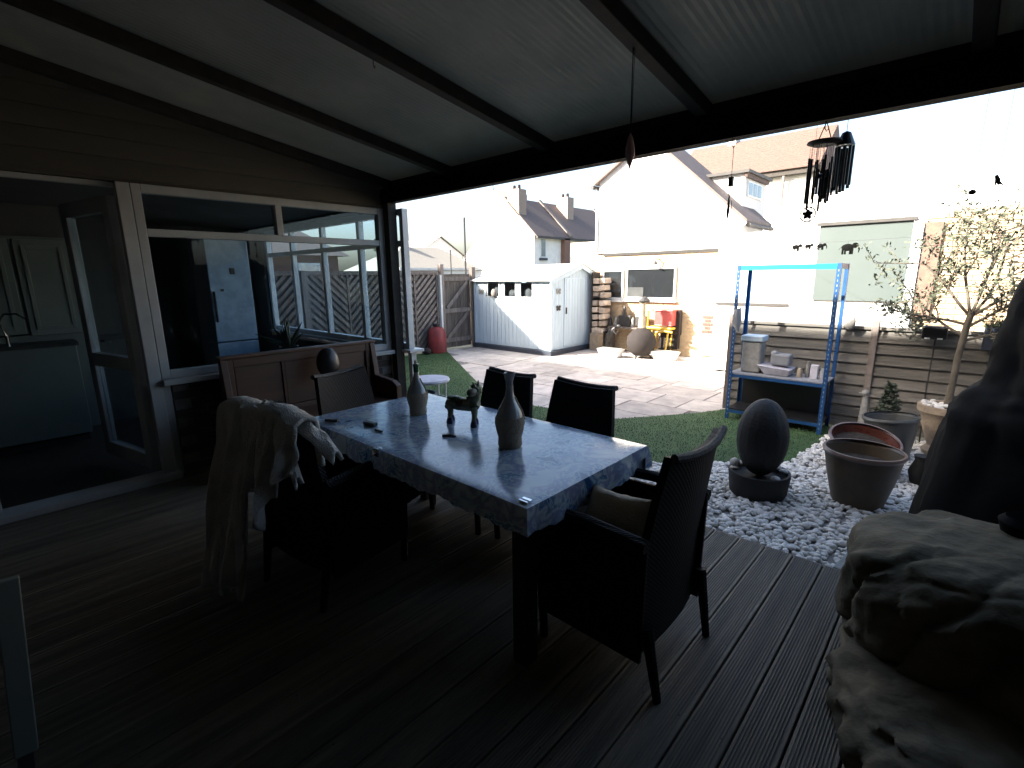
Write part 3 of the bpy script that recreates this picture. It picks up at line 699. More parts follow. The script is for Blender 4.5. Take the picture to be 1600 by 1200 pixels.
# ------------------------------------------------ pine settle, papers, ball
st = thing('pine_settle', (-4.25, 2.05, 0), 'orange pine settle with panelled back below the long window', 'bench')
fr(MB(), 'x', 1.27, 2.60, .40, .93, -4.33, -4.28, .07).build('back_frame', M_pine, st, bevel=.005)
for k in range(3):
    y0 = 1.345 + k * .398
    MB().box(-4.325, -4.295, y0, y0 + .375, .47, .86).build('back_panel', M_pine, st, bevel=.01)
    if k < 2: MB().box(-4.33, -4.282, y0 + .377, y0 + .396, .47, .86).build('stile', M_pine, st)
MB().box(-4.35, -4.26, 1.24, 2.63, .932, .955).build('top_rail', M_pine, st, bevel=.006)
MB().box(-4.28, -3.86, 1.30, 2.57, .40, .43).build('seat', M_pine, st, bevel=.005)
MB().box(-4.27, -3.9, 1.31, 2.56, .02, .398).build('box_base', M_pine, st)
for yy in (1.245, 2.575): MB().prism([(-4.33, 0), (-3.86, 0), (-3.86, .56), (-3.93, .60), (-4.22, .62), (-4.27, .93), (-4.33, .93)], 'y', yy, yy + .05).build('side_panel', M_pine, st, bevel=.004)
pp = MB(); pp.obox((-4.05, 1.52, .436), (.21, .30, .006), Matrix.Rotation(.3, 3, 'Z')); pp.obox((-4.02, 1.62, .442), (.21, .30, .006), Matrix.Rotation(-.2, 3, 'Z'))
one(pp, 'papers', M_paper, 'loose white papers lying on the seat of the pine settle', 'papers')
bl = MB(); bl.ell((-4.13, 2.06, .82), (.09, .10, .135), 20, 14)
one(bl, 'leather_ball', M_black, 'dark rounded bag hanging over the top of the pine settle', 'bag', smooth=True)
# bucket-like planter, round stool
sl = thing('round_stool', (-4.85, 3.75, G), 'round pale mosaic-topped stool on the turf beyond the pergola post', 'stool')
MB().lathe([(0, .42), (.24, .42), (.25, .44), (.24, .46), (0, .465)], (-4.88, 3.75, G), 28).build('top', M_paper, sl, smooth=True)
for k in range(4):
    a = k * PI / 2 + .4; MB().tube([(-4.88 + .2 * math.cos(a), 3.75 + .2 * math.sin(a), G), (-4.88 + .22 * math.cos(a), 3.75 + .22 * math.sin(a), G + .42)], .012, 8).build('leg', M_upvc, sl)
MB().lathe([(.20, .18), (.215, .18), (.215, .2), (.20, .2)], (-4.88, 3.75, G), 24).build('ring', M_upvc, sl)
pb = MB().lathe([(0, 0), (.13, 0), (.17, .34), (.18, .35), (.18, .37), (.16, .37), (.15, .33), (0, .33)], (-4.62, 3.42, G), 24)
one(pb, 'blue_planter', M_navy, 'dark blue planter at the foot of the house corner', 'planter', smooth=True)

# ================================================================== FENCES
ff = thing('board_fence', (-.8, 6.42, G), 'low weathered horizontal board fence behind the pots, in shadow', 'fence')
for (xa, xb) in ((-2.13, -.74), (-.68, 1.2), (1.26, 2.4)):
    z = G + .03; k = 0
    while z < .93:
        dz = random.uniform(-.006, .006)
        if xa < 1.2 or 1:
            vs = [(xa, 6.40, z), (xb, 6.40 + 0, z + dz), (xb, 6.428, z + .128 + dz), (xa, 6.428, z + .128), (xa, 6.415, z), (xb, 6.415, z + dz), (xb, 6.44, z + .128 + dz), (xa, 6.44, z + .128)]
            MB().add(vs, [(0, 1, 2, 3), (4, 7, 6, 5), (0, 4, 5, 1), (3, 2, 6, 7), (0, 3, 7, 4), (1, 5, 6, 2)]).build('fence_board', M_fence, ff)
        z += .118; k += 1
    MB().box(xa, xb, 6.40, 6.46, .955, .985).build('capping_rail', M_fence, ff)
for xp in (-2.17, -.71, 1.23): MB().box(xp - .032, xp + .032, 6.40 - .012, 6.47, G - .05, 1.05).build('fence_post', M_gpost if xp > -1 and xp < 0 else M_fgrey, ff, bevel=.004)

# chevron fence + gate along x = -9.1
cf = thing('chevron_fence', (-9.1, 5.2, G), 'grey-brown fence of chevron slatted panels left of the shed', 'fence')
zt = 1.66
def chev(y0, y1, parent):
    f_ = fr(MB(), 'x', y0, y1, G + .05, zt, -9.13, -9.09, .05); ym = (y0 + y1) / 2; f_.box(-9.125, -9.095, ym - .02, ym + .02, G + .1, zt - .05); f_.build('panel_frame', M_gpost, parent)
    MB().box(-9.16, -9.15, y0, y1, G + .05, zt - .03).build('backing', M_fgrey, parent)
    hw = (y1 - y0) / 2 - .03; z = G - .6
    while z < zt:
        for s in (-1, 1):
            # slat rises outwards from the centre
            za, zb = z, z + hw * .95
            t0 = max(0, (G + .1 - za) / (zb - za)); t1 = min(1, (zt - .06 - za) / (zb - za))
            if t1 - t0 > .12:
                ya = ym + s * (.02 + hw * t0); yb = ym + s * (.02 + (hw - .02) * t1)
                MB().bar((-9.118 + .004 * s, ya, za + (zb - za) * t0), (-9.118 + .004 * s, yb, za + (zb - za) * t1), .014, .06, up=(0, 0, 1)).build('slat', M_gpost, parent)
        z += .15
ys = [2.4, 4.2, 6.0, 7.40]
for a, b in zip(ys[:-1], ys[1:]): chev(a + .05, b - .05, cf)
for yy in ys[:-1]: MB().box(-9.15, -9.05, yy - .045, yy + .045, G, 1.70).build('fence_post', M_gpost, cf, bevel=.005)
MB().box(-9.16, -9.06, 7.41, 7.51, G, 1.84).build('fence_post', M_gpost, cf, bevel=.005)
MB().box(-9.12, -9.02, 7.36, 7.41, G, 1.60).build('fence_post', M_upvc, cf)
MB().box(-9.15, -9.08, 2.4, 7.4, zt + .003, zt + .03).build('capping_rail', M_gpost, cf)
gt = thing('garden_gate', (-9.1, 7.95, G), 'boarded timber gate with Z braces beside the shed', 'gate')
for k in range(8): y0 = 7.52 + k * .105; MB().box(-9.14, -9.12, y0, y0 + .1, G + .04, 1.62 + random.uniform(-.006, .006)).build('gate_board', M_fgrey, gt)
for zz in (.02, .72, 1.46): MB().box(-9.119, -9.09, 7.52, 8.36, zz, zz + .1).build('rail', M_gpost, gt)
MB().bar((-9.10, 7.60, .12), (-9.10, 8.26, .70), .028, .09).build('brace', M_gpost, gt); MB().bar((-9.10, 7.60, .83), (-9.10, 8.26, 1.44), .028, .09).build('brace', M_gpost, gt)
MB().box(-9.16, -9.05, 8.38, 8.49, G, 1.78).build('gate_post', M_fgrey, gt)
rb = thing('red_gas_bottle', (-8.95, 7.1, G), 'faded red canvas sack standing against the chevron fence', 'sack')
MB().lathe([(0, 0), (.19, 0), (.21, .05), (.20, .35), (.19, .5), (.14, .58), (.06, .60), (0, .6)], (-8.9, 7.1, G), 20, fn=lambda a, i: 1 + .05 * math.sin(5 * a + i)).build('body', M_reddk, rb, smooth=True)
MB().lathe([(.07, 0), (.085, .06), (.05, .07), (0, .07)], (-8.9, 7.1, G + .6), 14).build('gathered_top', M_dark, rb)
rb.name = 'red_sack'
tp_ = MB().ell((-8.85, 6.75, G + .08), (.12, .10, .08), 14, 8)
one(tp_, 'terracotta_ornament', M_chim, 'small brown clay ornament at the foot of the chevron fence', 'ornament', smooth=True)
# right hand boundary, out of the picture; wall added to block sky light
nw = thing('light_blocking_wall', (2.4, .7, G), 'added unseen dark wall keeping sky light out of the right end of the pergola', 'wall')
MB().box(2.31, 2.5, -1.6, 3.12, -.25, 3.4).build('wall', M_lowbrick, nw)
sf = thing('side_fence', (2.35, 2.5, G), 'tall close-boarded fence closing the right side of the deck', 'fence')
for k in range(21): y0 = 3.15 + k * .15; MB().box(2.33, 2.35, y0, y0 + .145, G, 1.85).build('fence_board', M_fgrey, sf)

# ================================================================== SHED
sh = thing('garden_shed', (-7.8, 9.1, G), 'pale blue timber shed with three front windows and an apex roof', 'shed')
X0, X1, Y0, Y1 = -8.97, -6.62, 8.40, 9.93; ZB = -.05
n = 19; bw = (X1 - X0) / n
for k in range(n):
    a = X0 + k * bw; cxm = a + bw / 2; segs = [(ZB, 1.46)]
    if any(w0 < cxm < w1 for w0, w1 in ((-8.55, -8.14), (-8.02, -7.62), (-7.50, -7.12))): segs = [(ZB, 1.09), (1.43, 1.46)]
    for s0, s1 in segs: MB().box(a + .002, a + bw - .002, Y0, Y0 + .018, s0, s1).build('wall_board', M_shed, sh, bevel=.003)
RY, RZ = 9.46, 1.80
def shz(y): return 1.47 + (RZ - 1.47) * (y - Y0) / (RY - Y0) if y < RY else RZ - (RZ - 1.63) * (y - RY) / (Y1 - RY)
n = 12; bw = (Y1 - Y0 - .02) / n
for k in range(n):
    a = Y0 + .02 + k * bw
    MB().prism([(a + .002, ZB), (a + bw - .002, ZB), (a + bw - .002, shz(a + bw) - .03), (a + .002, shz(a) - .03)], 'x', X1 - .018, X1).build('wall_board', M_shed, sh, bevel=.003)
MB().box(X0, X0 + .02, Y0 + .02, Y1, ZB, 1.45).build('wall', M_shed, sh); MB().box(X0, X1, Y1, Y1 + .02, ZB, 1.6).build('wall', M_shed, sh)
for i, (a, b) in enumerate(((-8.55, -8.14), (-8.02, -7.62), (-7.50, -7.12))):
    wo = fr(MB(), 'y', a + .0, b - .0, 1.08, 1.45, Y0 - .012, Y0 + .03, .018).build('window', M_upvc, sh)
    MB().box(a + .018, b - .018, Y0 + .006, Y0 + .01, 1.098, 1.432).build('pane', M_glassd, wo)
MB().box(X0 + .05, X1 - .05, Y0 + .45, Y0 + .5, 0, 1.4).build('inner_shelving', M_fgrey, sh)
MB().box(X0 + .05, X1 - .05, Y0 + .05, Y0 + .3, 1.0, 1.06).build('window_shelf', M_gpost, sh)
for (x, zz, a, b) in ((-8.30, 1.22, .11, .16), (-7.84, 1.15, .12, .10), (-7.70, 1.2, .07, .13), (-7.36, 1.15, .13, .13), (-7.2, 1.1, .07, .08)):
    MB().ell((x, Y0 + .12, zz), (a, .05, b), 12, 8).build('stored_bundle', M_lac, sh, smooth=True)
for (x, y) in ((X0, Y0), (X1, Y0)): MB().box(x - .03, x + .02, y - .016, y + .05, ZB, 1.46).build('corner_trim', M_shed, sh)

# door on the right-hand side
dr = MB().box(X1 + .002, X1 + .022, 8.86, 9.62, .0, 1.50).build('door', M_shed, sh, bevel=.004)
for k in range(1, 7): MB().box(X1 + .0225, X1 + .027, 8.86 + k * .108 - .05, 8.86 + k * .108 + .045, .02, 1.48).build('door_board', M_shed, dr, bevel=.002)
MB().box(X1 + .028, X1 + .045, 8.90, 8.93, .72, .86).build('handle', M_dark, dr)
pl_ = MB(); pl_.box(X0 - .02, X1 + .09, Y0 - .11, Y1 + .02, G, ZB - .002); pl_.build('plinth', M_navy, sh)
ov = .09
for (ya, yb) in ((Y0 - ov, RY), (Y1 + ov, RY)):
    za = shz(Y0) - ov * .31 if ya < RY else 1.60
    MB().add([(X0 - .08, ya, za + .02), (X1 + .08, ya, za + .02), (X1 + .08, yb, RZ + .02), (X0 - .08, yb, RZ + .02), (X0 - .08, ya, za), (X1 + .08, ya, za), (X1 + .08, yb, RZ), (X0 - .08, yb, RZ)],
             [(0, 1, 2, 3), (7, 6, 5, 4), (0, 4, 5, 1), (1, 5, 6, 2), (2, 6, 7, 3), (3, 7, 4, 0)]).build('roof', M_shedroof, sh)
MB().prism([(Y0 - ov, 1.36), (Y0 - ov, 1.455), (RY, RZ), (RY, RZ - .1)], 'x', X1 + .05, X1 + .07).build('bargeboard', M_shed, sh)
MB().prism([(Y1 + ov, 1.50), (Y1 + ov, 1.60), (RY, RZ), (RY, RZ - .1)], 'x', X1 + .05, X1 + .07).build('bargeboard', M_shed, sh)
# little ornaments on the shed
def butterfly(x, y, z, s, plane, label, m=M_dark):
    b = MB()
    for sg in (-1, 1):
        for q, zz in ((.5, .35), (.4, -.35)):
            c = (x, y + sg * s * .5, z + zz * s) if plane == 'x' else (x + sg * s * .5, y, z + zz * s)
            b.ell(c, ((.006, s * q, s * .36) if plane == 'x' else (s * q, .006, s * .36)), 12, 6)
    b.ell((x, y, z), (.008, .008, s * .5), 8, 6)
    return one(b, 'wall_butterfly', m, label, 'ornament', 'small ornaments fixed to the shed')
butterfly(X1 + .012, 8.66, 1.22, .09, 'x', 'dark butterfly ornament high on the door side of the shed', M_lac)
butterfly(X1 + .012, 8.66, .86, .085, 'x', 'dark butterfly ornament low on the door side of the shed', M_dark)
butterfly(-7.55, Y0 - .012, .56, .05, 'y', 'tiny ornament below the middle shed window', M_lac)
butterfly(-8.75, Y0 - .012, 1.20, .09, 'y', 'grey oval plaque at the shaded left end of the shed front', M_lac)
ob = MB(); ob.ell((-8.3, 8.37, 1.17), (.08, .05, .1), 12, 8); ob.name = 0
one(ob, 'sun_hat', M_gpost, 'round grey thing hanging in front of the leftmost shed window', 'ornament', smooth=True)

# ================================================================== GARAGE WALL
ga = thing('garage', (-5.4, 10.3, G), 'cream and buff gabled garage behind the shed, sunlit', 'building')
GY = 10.1
MB().box(-7.35, -3.4, GY + .012, GY + .3, -.25, 2.0).build('wall_core', M_pmort, ga)
# brick courses of the lower wall: openings for windows / door
ops = [(-6.44, -5.84, 1.0, 1.68), (-5.82, -4.60, 1.0, 1.72), (-4.06, -3.40, -.2, 1.75)]
sizes = {}
z = G + .0; r_ = 0; cnt = 0; stuff = MB()
while z < 1.93:
    x = -7.35 + (.225 if r_ % 2 else 0) * .5
    while x < -3.5:
        l = .215
        if not any(a - .0 < x + l and x < b for a, b, c, d in ops if c < z + .065 and z < d): stuff.box(x, x + l, GY + random.uniform(-.003, .003), GY + .011, z, z + .064)
        x += .225
    z += .075; r_ += 1
so_ = stuff.build('brickwork', M_ybrick, ga); so_['kind'] = 'stuff'
MB().prism([(-6.58, 2.04), (-3.40, 2.04), (-3.40, 2.56), (-5.0, 3.98), (-5.35, 4.30), (-5.70, 4.22), (-6.57, 3.60)], 'y', GY, GY + 1.3).build('gable_wall', M_wrender, ga)
MB().box(-6.42, -3.46, GY - .02, GY + .0, 1.98, 2.038).build('string_course', M_course, ga)
MB().box(-7.35, -6.58, GY, GY + 1.2, 2.0, 2.32).build('side_wall', M_grender, ga)
# roof slopes with oversailing verge
def slope(a, b, y0, y1, t, m, parent, name):
    (xa, za), (xb, zb) = a, b
    return MB().add([(xa, y0, za), (xb, y0, zb), (xb, y1, zb), (xa, y1, za), (xa, y0, za + t), (xb, y0, zb + t), (xb, y1, zb + t), (xa, y1, za + t)],
                    [(0, 3, 2, 1), (4, 5, 6, 7), (0, 1, 5, 4), (1, 2, 6, 5), (2, 3, 7, 6), (3, 0, 4, 7)]).build(name, m, parent)
slope((-5.35, 4.32), (-3.28, 2.48), GY - .10, GY + 1.45, .06, M_slate, ga, 'roof')
slope((-6.66, 3.54), (-5.35, 4.32), GY - .10, GY + 1.45, .06, M_slate, ga, 'roof')
MB().bar((-5.30, GY - .12, 4.22), (-3.30, GY - .12, 2.44), .04, .09).build('bargeboard', M_wrender, ga)
bx_ = thing('flat_roofed_dormer', (-4.2, 11, 2.4), 'white flat-roofed dormer rising behind the right slope of the garage roof', 'dormer')
MB().box(-4.88, -3.66, 10.85, 12.2, 2.2, 3.50).build('wall', M_wrender, bx_)
MB().box(-4.95, -3.56, 10.76, 12.3, 3.502, 3.56).build('roof_edge', M_lead, bx_); MB().box(-3.658, -3.60, 10.80, 12.2, 3.42, 3.50).build('soffit', M_tile, bx_)
dw = MB().box(-3.658, -3.63, 11.0, 11.9, 3.08, 3.38).build('window', M_upvc, bx_)
for q in range(3): MB().box(-3.628, -3.622, 11.04 + q * .28, 11.27 + q * .28, 3.11, 3.35).build('pane', M_glassd, dw)
MB().tube([(-3.26, GY - .05, 2.44), (-3.26, GY + 1.4, 2.44)], .045, 10).build('gutter', M_lead, ga)
MB().tube([(-6.70, GY - .12, 3.50), (-6.70, GY + 1.4, 3.50)], .045, 10).build('gutter', M_lead, ga)
MB().tube([(-6.66, GY - .04, 3.46), (-6.60, GY - .03, 3.3), (-6.60, GY - .03, 2.1)], .03, 8).build('downpipe', M_upvc, ga)
for (a, b, c, d) in ((-6.42, -5.86, 1.0, 1.67), (-5.80, -4.62, 1.02, 1.71)):
    wo = fr(MB(), 'y', a, b, c, d, GY - .03, GY + .008, .045).build('window', M_upvc, ga, bevel=.004)
    MB().box(a + .045, b - .045, GY - .012, GY - .006, c + .045, d - .045).build('pane', M_glassd, wo)
    MB().box(a - .03, b + .03, GY - .07, GY - .031, c - .05, c - .002).build('sill', M_upvc, wo)
    MB().box(a + .04, b - .04, GY - .004, GY + .008, c + .04, d - .04).build('reveal', M_lead, wo)
MB().box(-5.77, -5.36, GY - .022, GY - .013, 1.07, 1.28).build('lattice', M_greyglz, ga)
dd = MB().box(-4.04, -3.42, GY - .035, GY + .0, G + .06, 1.74).build('door', M_upvc, ga, bevel=.004)
for (c, d) in ((.05, .78), (.9, 1.62)): fr(MB(), 'y', -3.94, -3.52, c, d, GY - .047, GY - .036, .03).build('panel_moulding', M_upvc, dd)
gr = MB().box(-4.0, -3.5, GY - .052, GY - .048, .36, .74).build('louvre_grille', M_pmort, ga)
for k in range(5):
    for q in range(3): MB().box(-3.99 + q * .165 + (.05 if k % 2 else 0), -3.99 + q * .165 + .15 + (.02 if k % 2 else 0), GY - .064, GY - .053, .375 + k * .073, .375 + k * .073 + .058).build('brick', M_vbrick, gr)
wl = MB(); wl.tube([(-5.02, GY, 1.86), (-5.02, GY - .12, 1.88), (-5.05, GY - .14, 1.82)], .012); wl.lathe([(.03, 0), (.05, -.06), (.045, -.06), (.02, 0)], (-5.05, GY - .14, 1.82), 12)
one(wl, 'wall_lamp', M_dark, 'small dark wall lamp above the garage window', 'lamp')

# clutter along the garage
wp = thing('wood_stack', (-6.35, 9.95, G), 'stack of cut logs on a dark frame between shed and garage', 'wood pile')
MB().box(-6.50, -6.46, 9.75, 10.05, G, 1.62).build('rack_side', M_darkwood, wp)
for zz in (.25, 1.05): MB().box(-6.455, -6.1 if zz < 1 else -6.25, 9.76, 10.04, zz, zz + .03).build('rack_shelf', M_darkwood, wp)
for k in range(16):
    z = .30 + (k // 2) * .155 + random.uniform(-.01, .01); x = -6.40 + (k % 2) * .17 + random.uniform(-.02, .04)
    MB().obox((x, 9.88 + random.uniform(-.03, .03), z + (.03 if z > 1.0 else 0)), (.15, .28, .12), Matrix.Rotation(random.uniform(-.15, .15), 3, 'Y')).build('log', M_log, wp, bevel=.02)
one(MB().box(-6.42, -6.16, 9.6, 9.78, G, .24).box(-6.40, -6.18, 9.62, 9.76, .24, .26), 'stone_block', M_stoneurn, 'upright beige stone block at the right foot of the shed', 'block', bevel=.015)
ch = thing('chiminea', (-4.95, 9.3, G), 'brown clay chiminea with pale chimney and dark cap in front of the garage', 'chiminea')
cxx, cyy = -4.95, 9.32
MB().lathe([(0, .05), (.15, .06), (.27, .17), (.30, .32), (.28, .46), (.19, .57), (.11, .61), (.085, .63)], (cxx, cyy, G), 28).build('bowl', M_chim, ch, smooth=True)
MB().lathe([(.085, .62), (.075, .68), (.06, .95), (.055, 1.12), (.075, 1.14), (.07, 1.15), (0, 1.15)], (cxx, cyy, G), 20).build('chimney', M_stoneurn, ch, smooth=True)
MB().lathe([(.0, 0), (.10, 0), (.12, .03), (.06, .10), (0, .12)], (cxx + .03, cyy, G + 1.15), 16).build('cap', M_dark, ch)
MB().lathe([(.0, 0), (.11, 0), (.12, .012), (.09, .018), (0, .018)], (cxx - .02, cyy - .22, G + .33), 18, Matrix.Rotation(math.radians(82), 3, 'X')).build('mouth', M_dark, ch)
for k in range(3):
    a = k * 2.1 + .5; MB().tube([(cxx + .12 * math.cos(a), cyy + .12 * math.sin(a), G + .12), (cxx + .22 * math.cos(a), cyy + .22 * math.sin(a), G)], .015, 6).build('leg', M_dark, ch)
rc = thing('red_toy_crate', (-4.62, 9.85, .55), 'red plastic crate on the yellow stand right of the chiminea', 'crate')
c_ = MB(); c_.box(-4.88, -4.50, 9.72, 9.98, .50, .52); c_.box(-4.88, -4.50, 9.72, 9.74, .52, .80); c_.box(-4.88, -4.50, 9.96, 9.98, .52, .80); c_.box(-4.88, -4.86, 9.74, 9.96, .52, .80); c_.box(-4.52, -4.50, 9.74, 9.96, .52, .80)
c_.build('shell', M_redp, rc, bevel=.006)
c_ = MB(); c_.box(-4.90, -4.48, 9.70, 10.0, .80, .83); c_.build('lid', M_redp, rc, bevel=.008)
ys_ = thing('yellow_stand', (-4.75, 9.8, G), 'yellow plastic toy stand beneath the red crate', 'stand')
MB().box(-5.05, -4.50, 9.7, 10.0, .42, .47).build('top', M_yelp, ys_, bevel=.01)
for x in (-4.98, -4.62): MB().tube([(x, 9.72, G), (x + .04, 9.76, .42)], .022, 8).build('leg', M_yelp, ys_); MB().tube([(x, 9.98, G), (x + .04, 9.95, .42)], .022, 8).build('leg', M_yelp, ys_)
MB().tube([(-4.82, 9.68, .36), (-4.62, 9.66, .40), (-4.45, 9.67, .38)], .025, 8).build('rail', M_yelp, ys_)
MB().tube([(-5.03, 9.72, .47), (-5.03, 9.72, .80), (-4.92, 9.72, .82)], .02, 8).build('rail', M_yelp, ys_)
one(MB().box(-4.58, -4.42, 9.92, 10.06, .3, .82), 'brown_box', M_chim, 'tall brown box standing on edge behind the red crate', 'box', bevel=.01)
one(MB().box(-4.85, -4.45, 9.95, 10.06, .0, .34).box(-4.85, -4.6, 9.9, 10.06, G, .0), 'brown_steps', M_chim, 'stepped brown planks leaning below the yellow stand', 'planks')
one(MB().box(-5.4, -5.15, 9.85, 10.02, .45, .66), 'black_box_small', M_dark, 'dark metal box under the garage window beside the chiminea', 'box', bevel=.01)
one(MB().box(-5.86, -5.55, 9.9, 10.04, .42, .66), 'grey_speaker', M_dark, 'dark cabinet under the left garage window', 'cabinet', bevel=.01)
bk_ = MB(); bk_.box(-6.05, -5.10, 9.78, 10.06, .38, .41); bk_.box(-6.05, -6.01, 9.8, 10.04, G, .38); bk_.box(-5.14, -5.10, 9.8, 10.04, G, .38)
one(bk_, 'potting_bench', M_gpost, 'pale narrow bench holding dark cabinets below the garage windows', 'bench')
for k, (x, lab) in enumerate(((-6.08, 'leftmost of the small garden gnomes under the garage window'), (-5.93, 'second small stone figure from the left under the garage window'), (-5.72, 'squat stone figure on the left dark cabinet'), (-5.50, 'pale stone figure between the two dark cabinets'))):
    z0 = .66 if k == 2 else .41
    g_ = MB().lathe([(0, 0), (.045, 0), (.05, .06), (.03, .11), (.035, .14), (.03, .17), (.005, .22)], (x, 9.93, z0 + (.0 if k != 3 else 0)), 14)
    one(g_, 'garden_gnome', M_lac if k % 2 else M_dark, lab, 'figure', 'stone figures under the garage window', smooth=True)
# rearing dark animal ornament
an = thing('metal_dog', (-5.78, 9.45, G), 'dark metal dog ornament standing on its hind legs against the bench', 'ornament')
a_ = MB(); a_.tube([(-5.88, 9.5, .10), (-5.84, 9.5, .24), (-5.76, 9.5, .36), (-5.68, 9.5, .42)], [.05, .07, .06, .04], 12); a_.ell((-5.62, 9.5, .46), (.07, .04, .04), 12, 8)
a_.tube([(-5.88, 9.47, .12), (-5.90, 9.47, 0), (-5.88, 9.47, G)], [.035, .02, .018], 8); a_.tube([(-5.86, 9.54, .12), (-5.82, 9.54, 0), (-5.84, 9.54, G)], [.035, .02, .018], 8)
a_.tube([(-5.72, 9.47, .36), (-5.64, 9.47, .28), (-5.60, 9.47, .36)], [.025, .016, .014], 8); a_.tube([(-5.9, 9.5, .15), (-5.97, 9.5, .12), (-6.0, 9.5, .02)], [.014, .01, .005], 6)
a_.build('body', M_dark, an, smooth=True)
def trough(x0, x1, y, lab):
    t = thing('white_trough', ((x0 + x1) / 2, y, G), lab, 'planter', 'white tapered troughs in front of the garage')
    h = .17; i = .07
    MB().add([(x0 + i, y - .09, G), (x1 - i, y - .09, G), (x1 - i, y + .09, G), (x0 + i, y + .09, G), (x0, y - .13, G + h), (x1, y - .13, G + h), (x1, y + .13, G + h), (x0, y + .13, G + h)],
             [(0, 3, 2, 1), (0, 1, 5, 4), (1, 2, 6, 5), (2, 3, 7, 6), (3, 0, 4, 7), (4, 5, 6, 7)]).build('trough_body', M_wrender, t, bevel=.008)
    MB().box(x0 + .02, x1 - .02, y - .11, y + .11, G + h + .002, G + h + .012).build('soil', M_lac, t)
trough(-5.78, -5.24, 9.05, 'white tapered trough left of the chiminea'); trough(-4.72, -4.18, 9.4, 'white tapered trough right of the chiminea')

# ================================================================== RIGHT-HAND OUTBUILDING AND FAR HOUSES
ob = thing('outbuilding', (-1.5, 9.2, G), 'sunlit white outbuilding with a big grey-green panel coloured as a shaded wall face beyond the board fence', 'building')
MB().box(-3.38, -.62, 9.02, 11.5, G, 2.22).build('wall', M_wrender, ob)
MB().box(-1.86, -.74, 8.985, 9.015, 1.13, 2.24).build('panel', M_shadeface, ob)  # darker sheet standing in for a wall face in shade
MB().box(-1.90, -.70, 8.95, 9.02, 2.242, 2.29).build('shade_panel_cap', M_lead, ob)
MB().box(-.735, -.62, 8.97, 9.015, G, 2.26).build('corner_post', M_upvc, ob)
MB().box(-3.36, -2.2, 8.99, 9.0175, 1.02, 1.06).build('dark_rail', M_lead, ob)
bw_ = thing('buff_wall', (1.1, 9.3, G), 'sunlit cream brick wall behind the small tree', 'wall')
MB().box(-.6, 3.2, 9.05, 9.25, G, 2.35).build('wall_core', M_pmort, bw_)
st_ = MB(); r_ = 0; z = G
while z < 2.3:
    x = -.6 + (.1125 if r_ % 2 else 0)
    while x < 3.1: st_.box(x, x + .215, 9.036, 9.049, z, z + .064); x += .225
    z += .075; r_ += 1
q = st_.build('brickwork', M_ybrick, bw_); q['kind'] = 'stuff'
MB().box(-.6, -.42, 8.99, 9.034, .9, 2.2).build('pier', M_rbrick, bw_)

bh = thing('rendered_house', (-6, 20, -.2), 'large white rendered house with a tan tiled roof behind the garage', 'building')
MB().box(-9.4, -4.6, 20.4, 24, -.26, 5.02).build('wall', M_wrender, bh)
MB().box(-4.6, 7, 20.45, 23, -.26, 4.2).build('wing_wall', M_wrender, bh)
MB().box(-9.6, -4.45, 20.15, 20.38, 4.92, 5.12).build('eaves', M_darkwood, bh)
vs = []
rf = MB().add([(-9.7, 20.1, 5.1), (-4.4, 20.1, 5.1), (-4.4, 22.2, 6.75), (-9.7, 22.2, 6.75), (-9.7, 24.3, 5.1), (-4.4, 24.3, 5.1)], [(0, 1, 2, 3), (3, 2, 5, 4), (0, 3, 4), (1, 5, 2), (0, 4, 5, 1)])
rfo = rf.build('roof', M_tile, bh)
# courses of tiles as real steps
tl_ = MB()
for k in range(16):
    t0 = k / 16; y0 = 20.1 + 2.1 * t0; z0 = 5.1 + 1.65 * t0; x = -9.7
    tl_.add([(-9.7, y0 - .03, z0 + .0), (-4.4, y0 - .03, z0 + .0), (-4.4, y0 - .03, z0 + .05), (-9.7, y0 - .03, z0 + .05), (-9.7, y0 + .15, z0 + .14), (-4.4, y0 + .15, z0 + .14)], [(0, 1, 2, 3), (3, 2, 5, 4)])
tl_.build('tile_courses', M_tile, rfo)['kind'] = 'stuff'
MB().tube([(-5.5, 20.2, 4.9), (-5.5, 20.2, 3.9)], .05, 8).build('downpipe', M_gpost, bh)
MB().box(-8.2, -7.9, 22.0, 22.5, 6.6, 7.0).build('chimney', M_wrender, bh)

# terrace of houses, ridge running away
tr = thing('terraced_houses', (-28, 30, -.2), 'white rendered row of terraced houses with slate roof beyond the shed', 'building')
MB().prism([(-25.3, -.26), (-25.3, 4.7), (-28.35, 7.55), (-33.5, 3.0), (-33.5, -.26)], 'y', 30, 52).build('wall', M_wrender, tr)
rfx = slope((-28.35, 7.6), (-25.0, 4.45), 29.95, 52, .12, M_slate, tr, 'roof'); slope((-33.6, 2.95), (-28.35, 7.6), 30.02, 52, .12, M_slate, tr, 'roof')
for yy in (34.2, 42.5): MB().add([(-28.35, yy, 7.75), (-24.95, yy, 4.6), (-24.95, yy + .35, 4.6), (-28.35, yy + .35, 7.75), (-28.35, yy, 7.9), (-24.95, yy, 4.75), (-24.95, yy + .35, 4.75), (-28.35, yy + .35, 7.9)],
        [(0, 3, 2, 1), (4, 5, 6, 7), (0, 1, 5, 4), (1, 2, 6, 5), (2, 3, 7, 6), (3, 0, 4, 7)]).build('parapet', M_gpost, tr)
for (x, y0, z1) in ((-27.4, 29.95, 8.15), (-27.5, 36.4, 8.2)):
    cm = MB().box(x - .6, x + .6, y0, y0 + .9, 5.6, z1).build('chimney', M_chbrick, tr)
    for q in range(2): MB().lathe([(.13, 0), (.11, .35), (0, .35)], (x - .25 + q * .5, y0 + .45, z1), 10).build('chimney_pot', M_chim, cm)
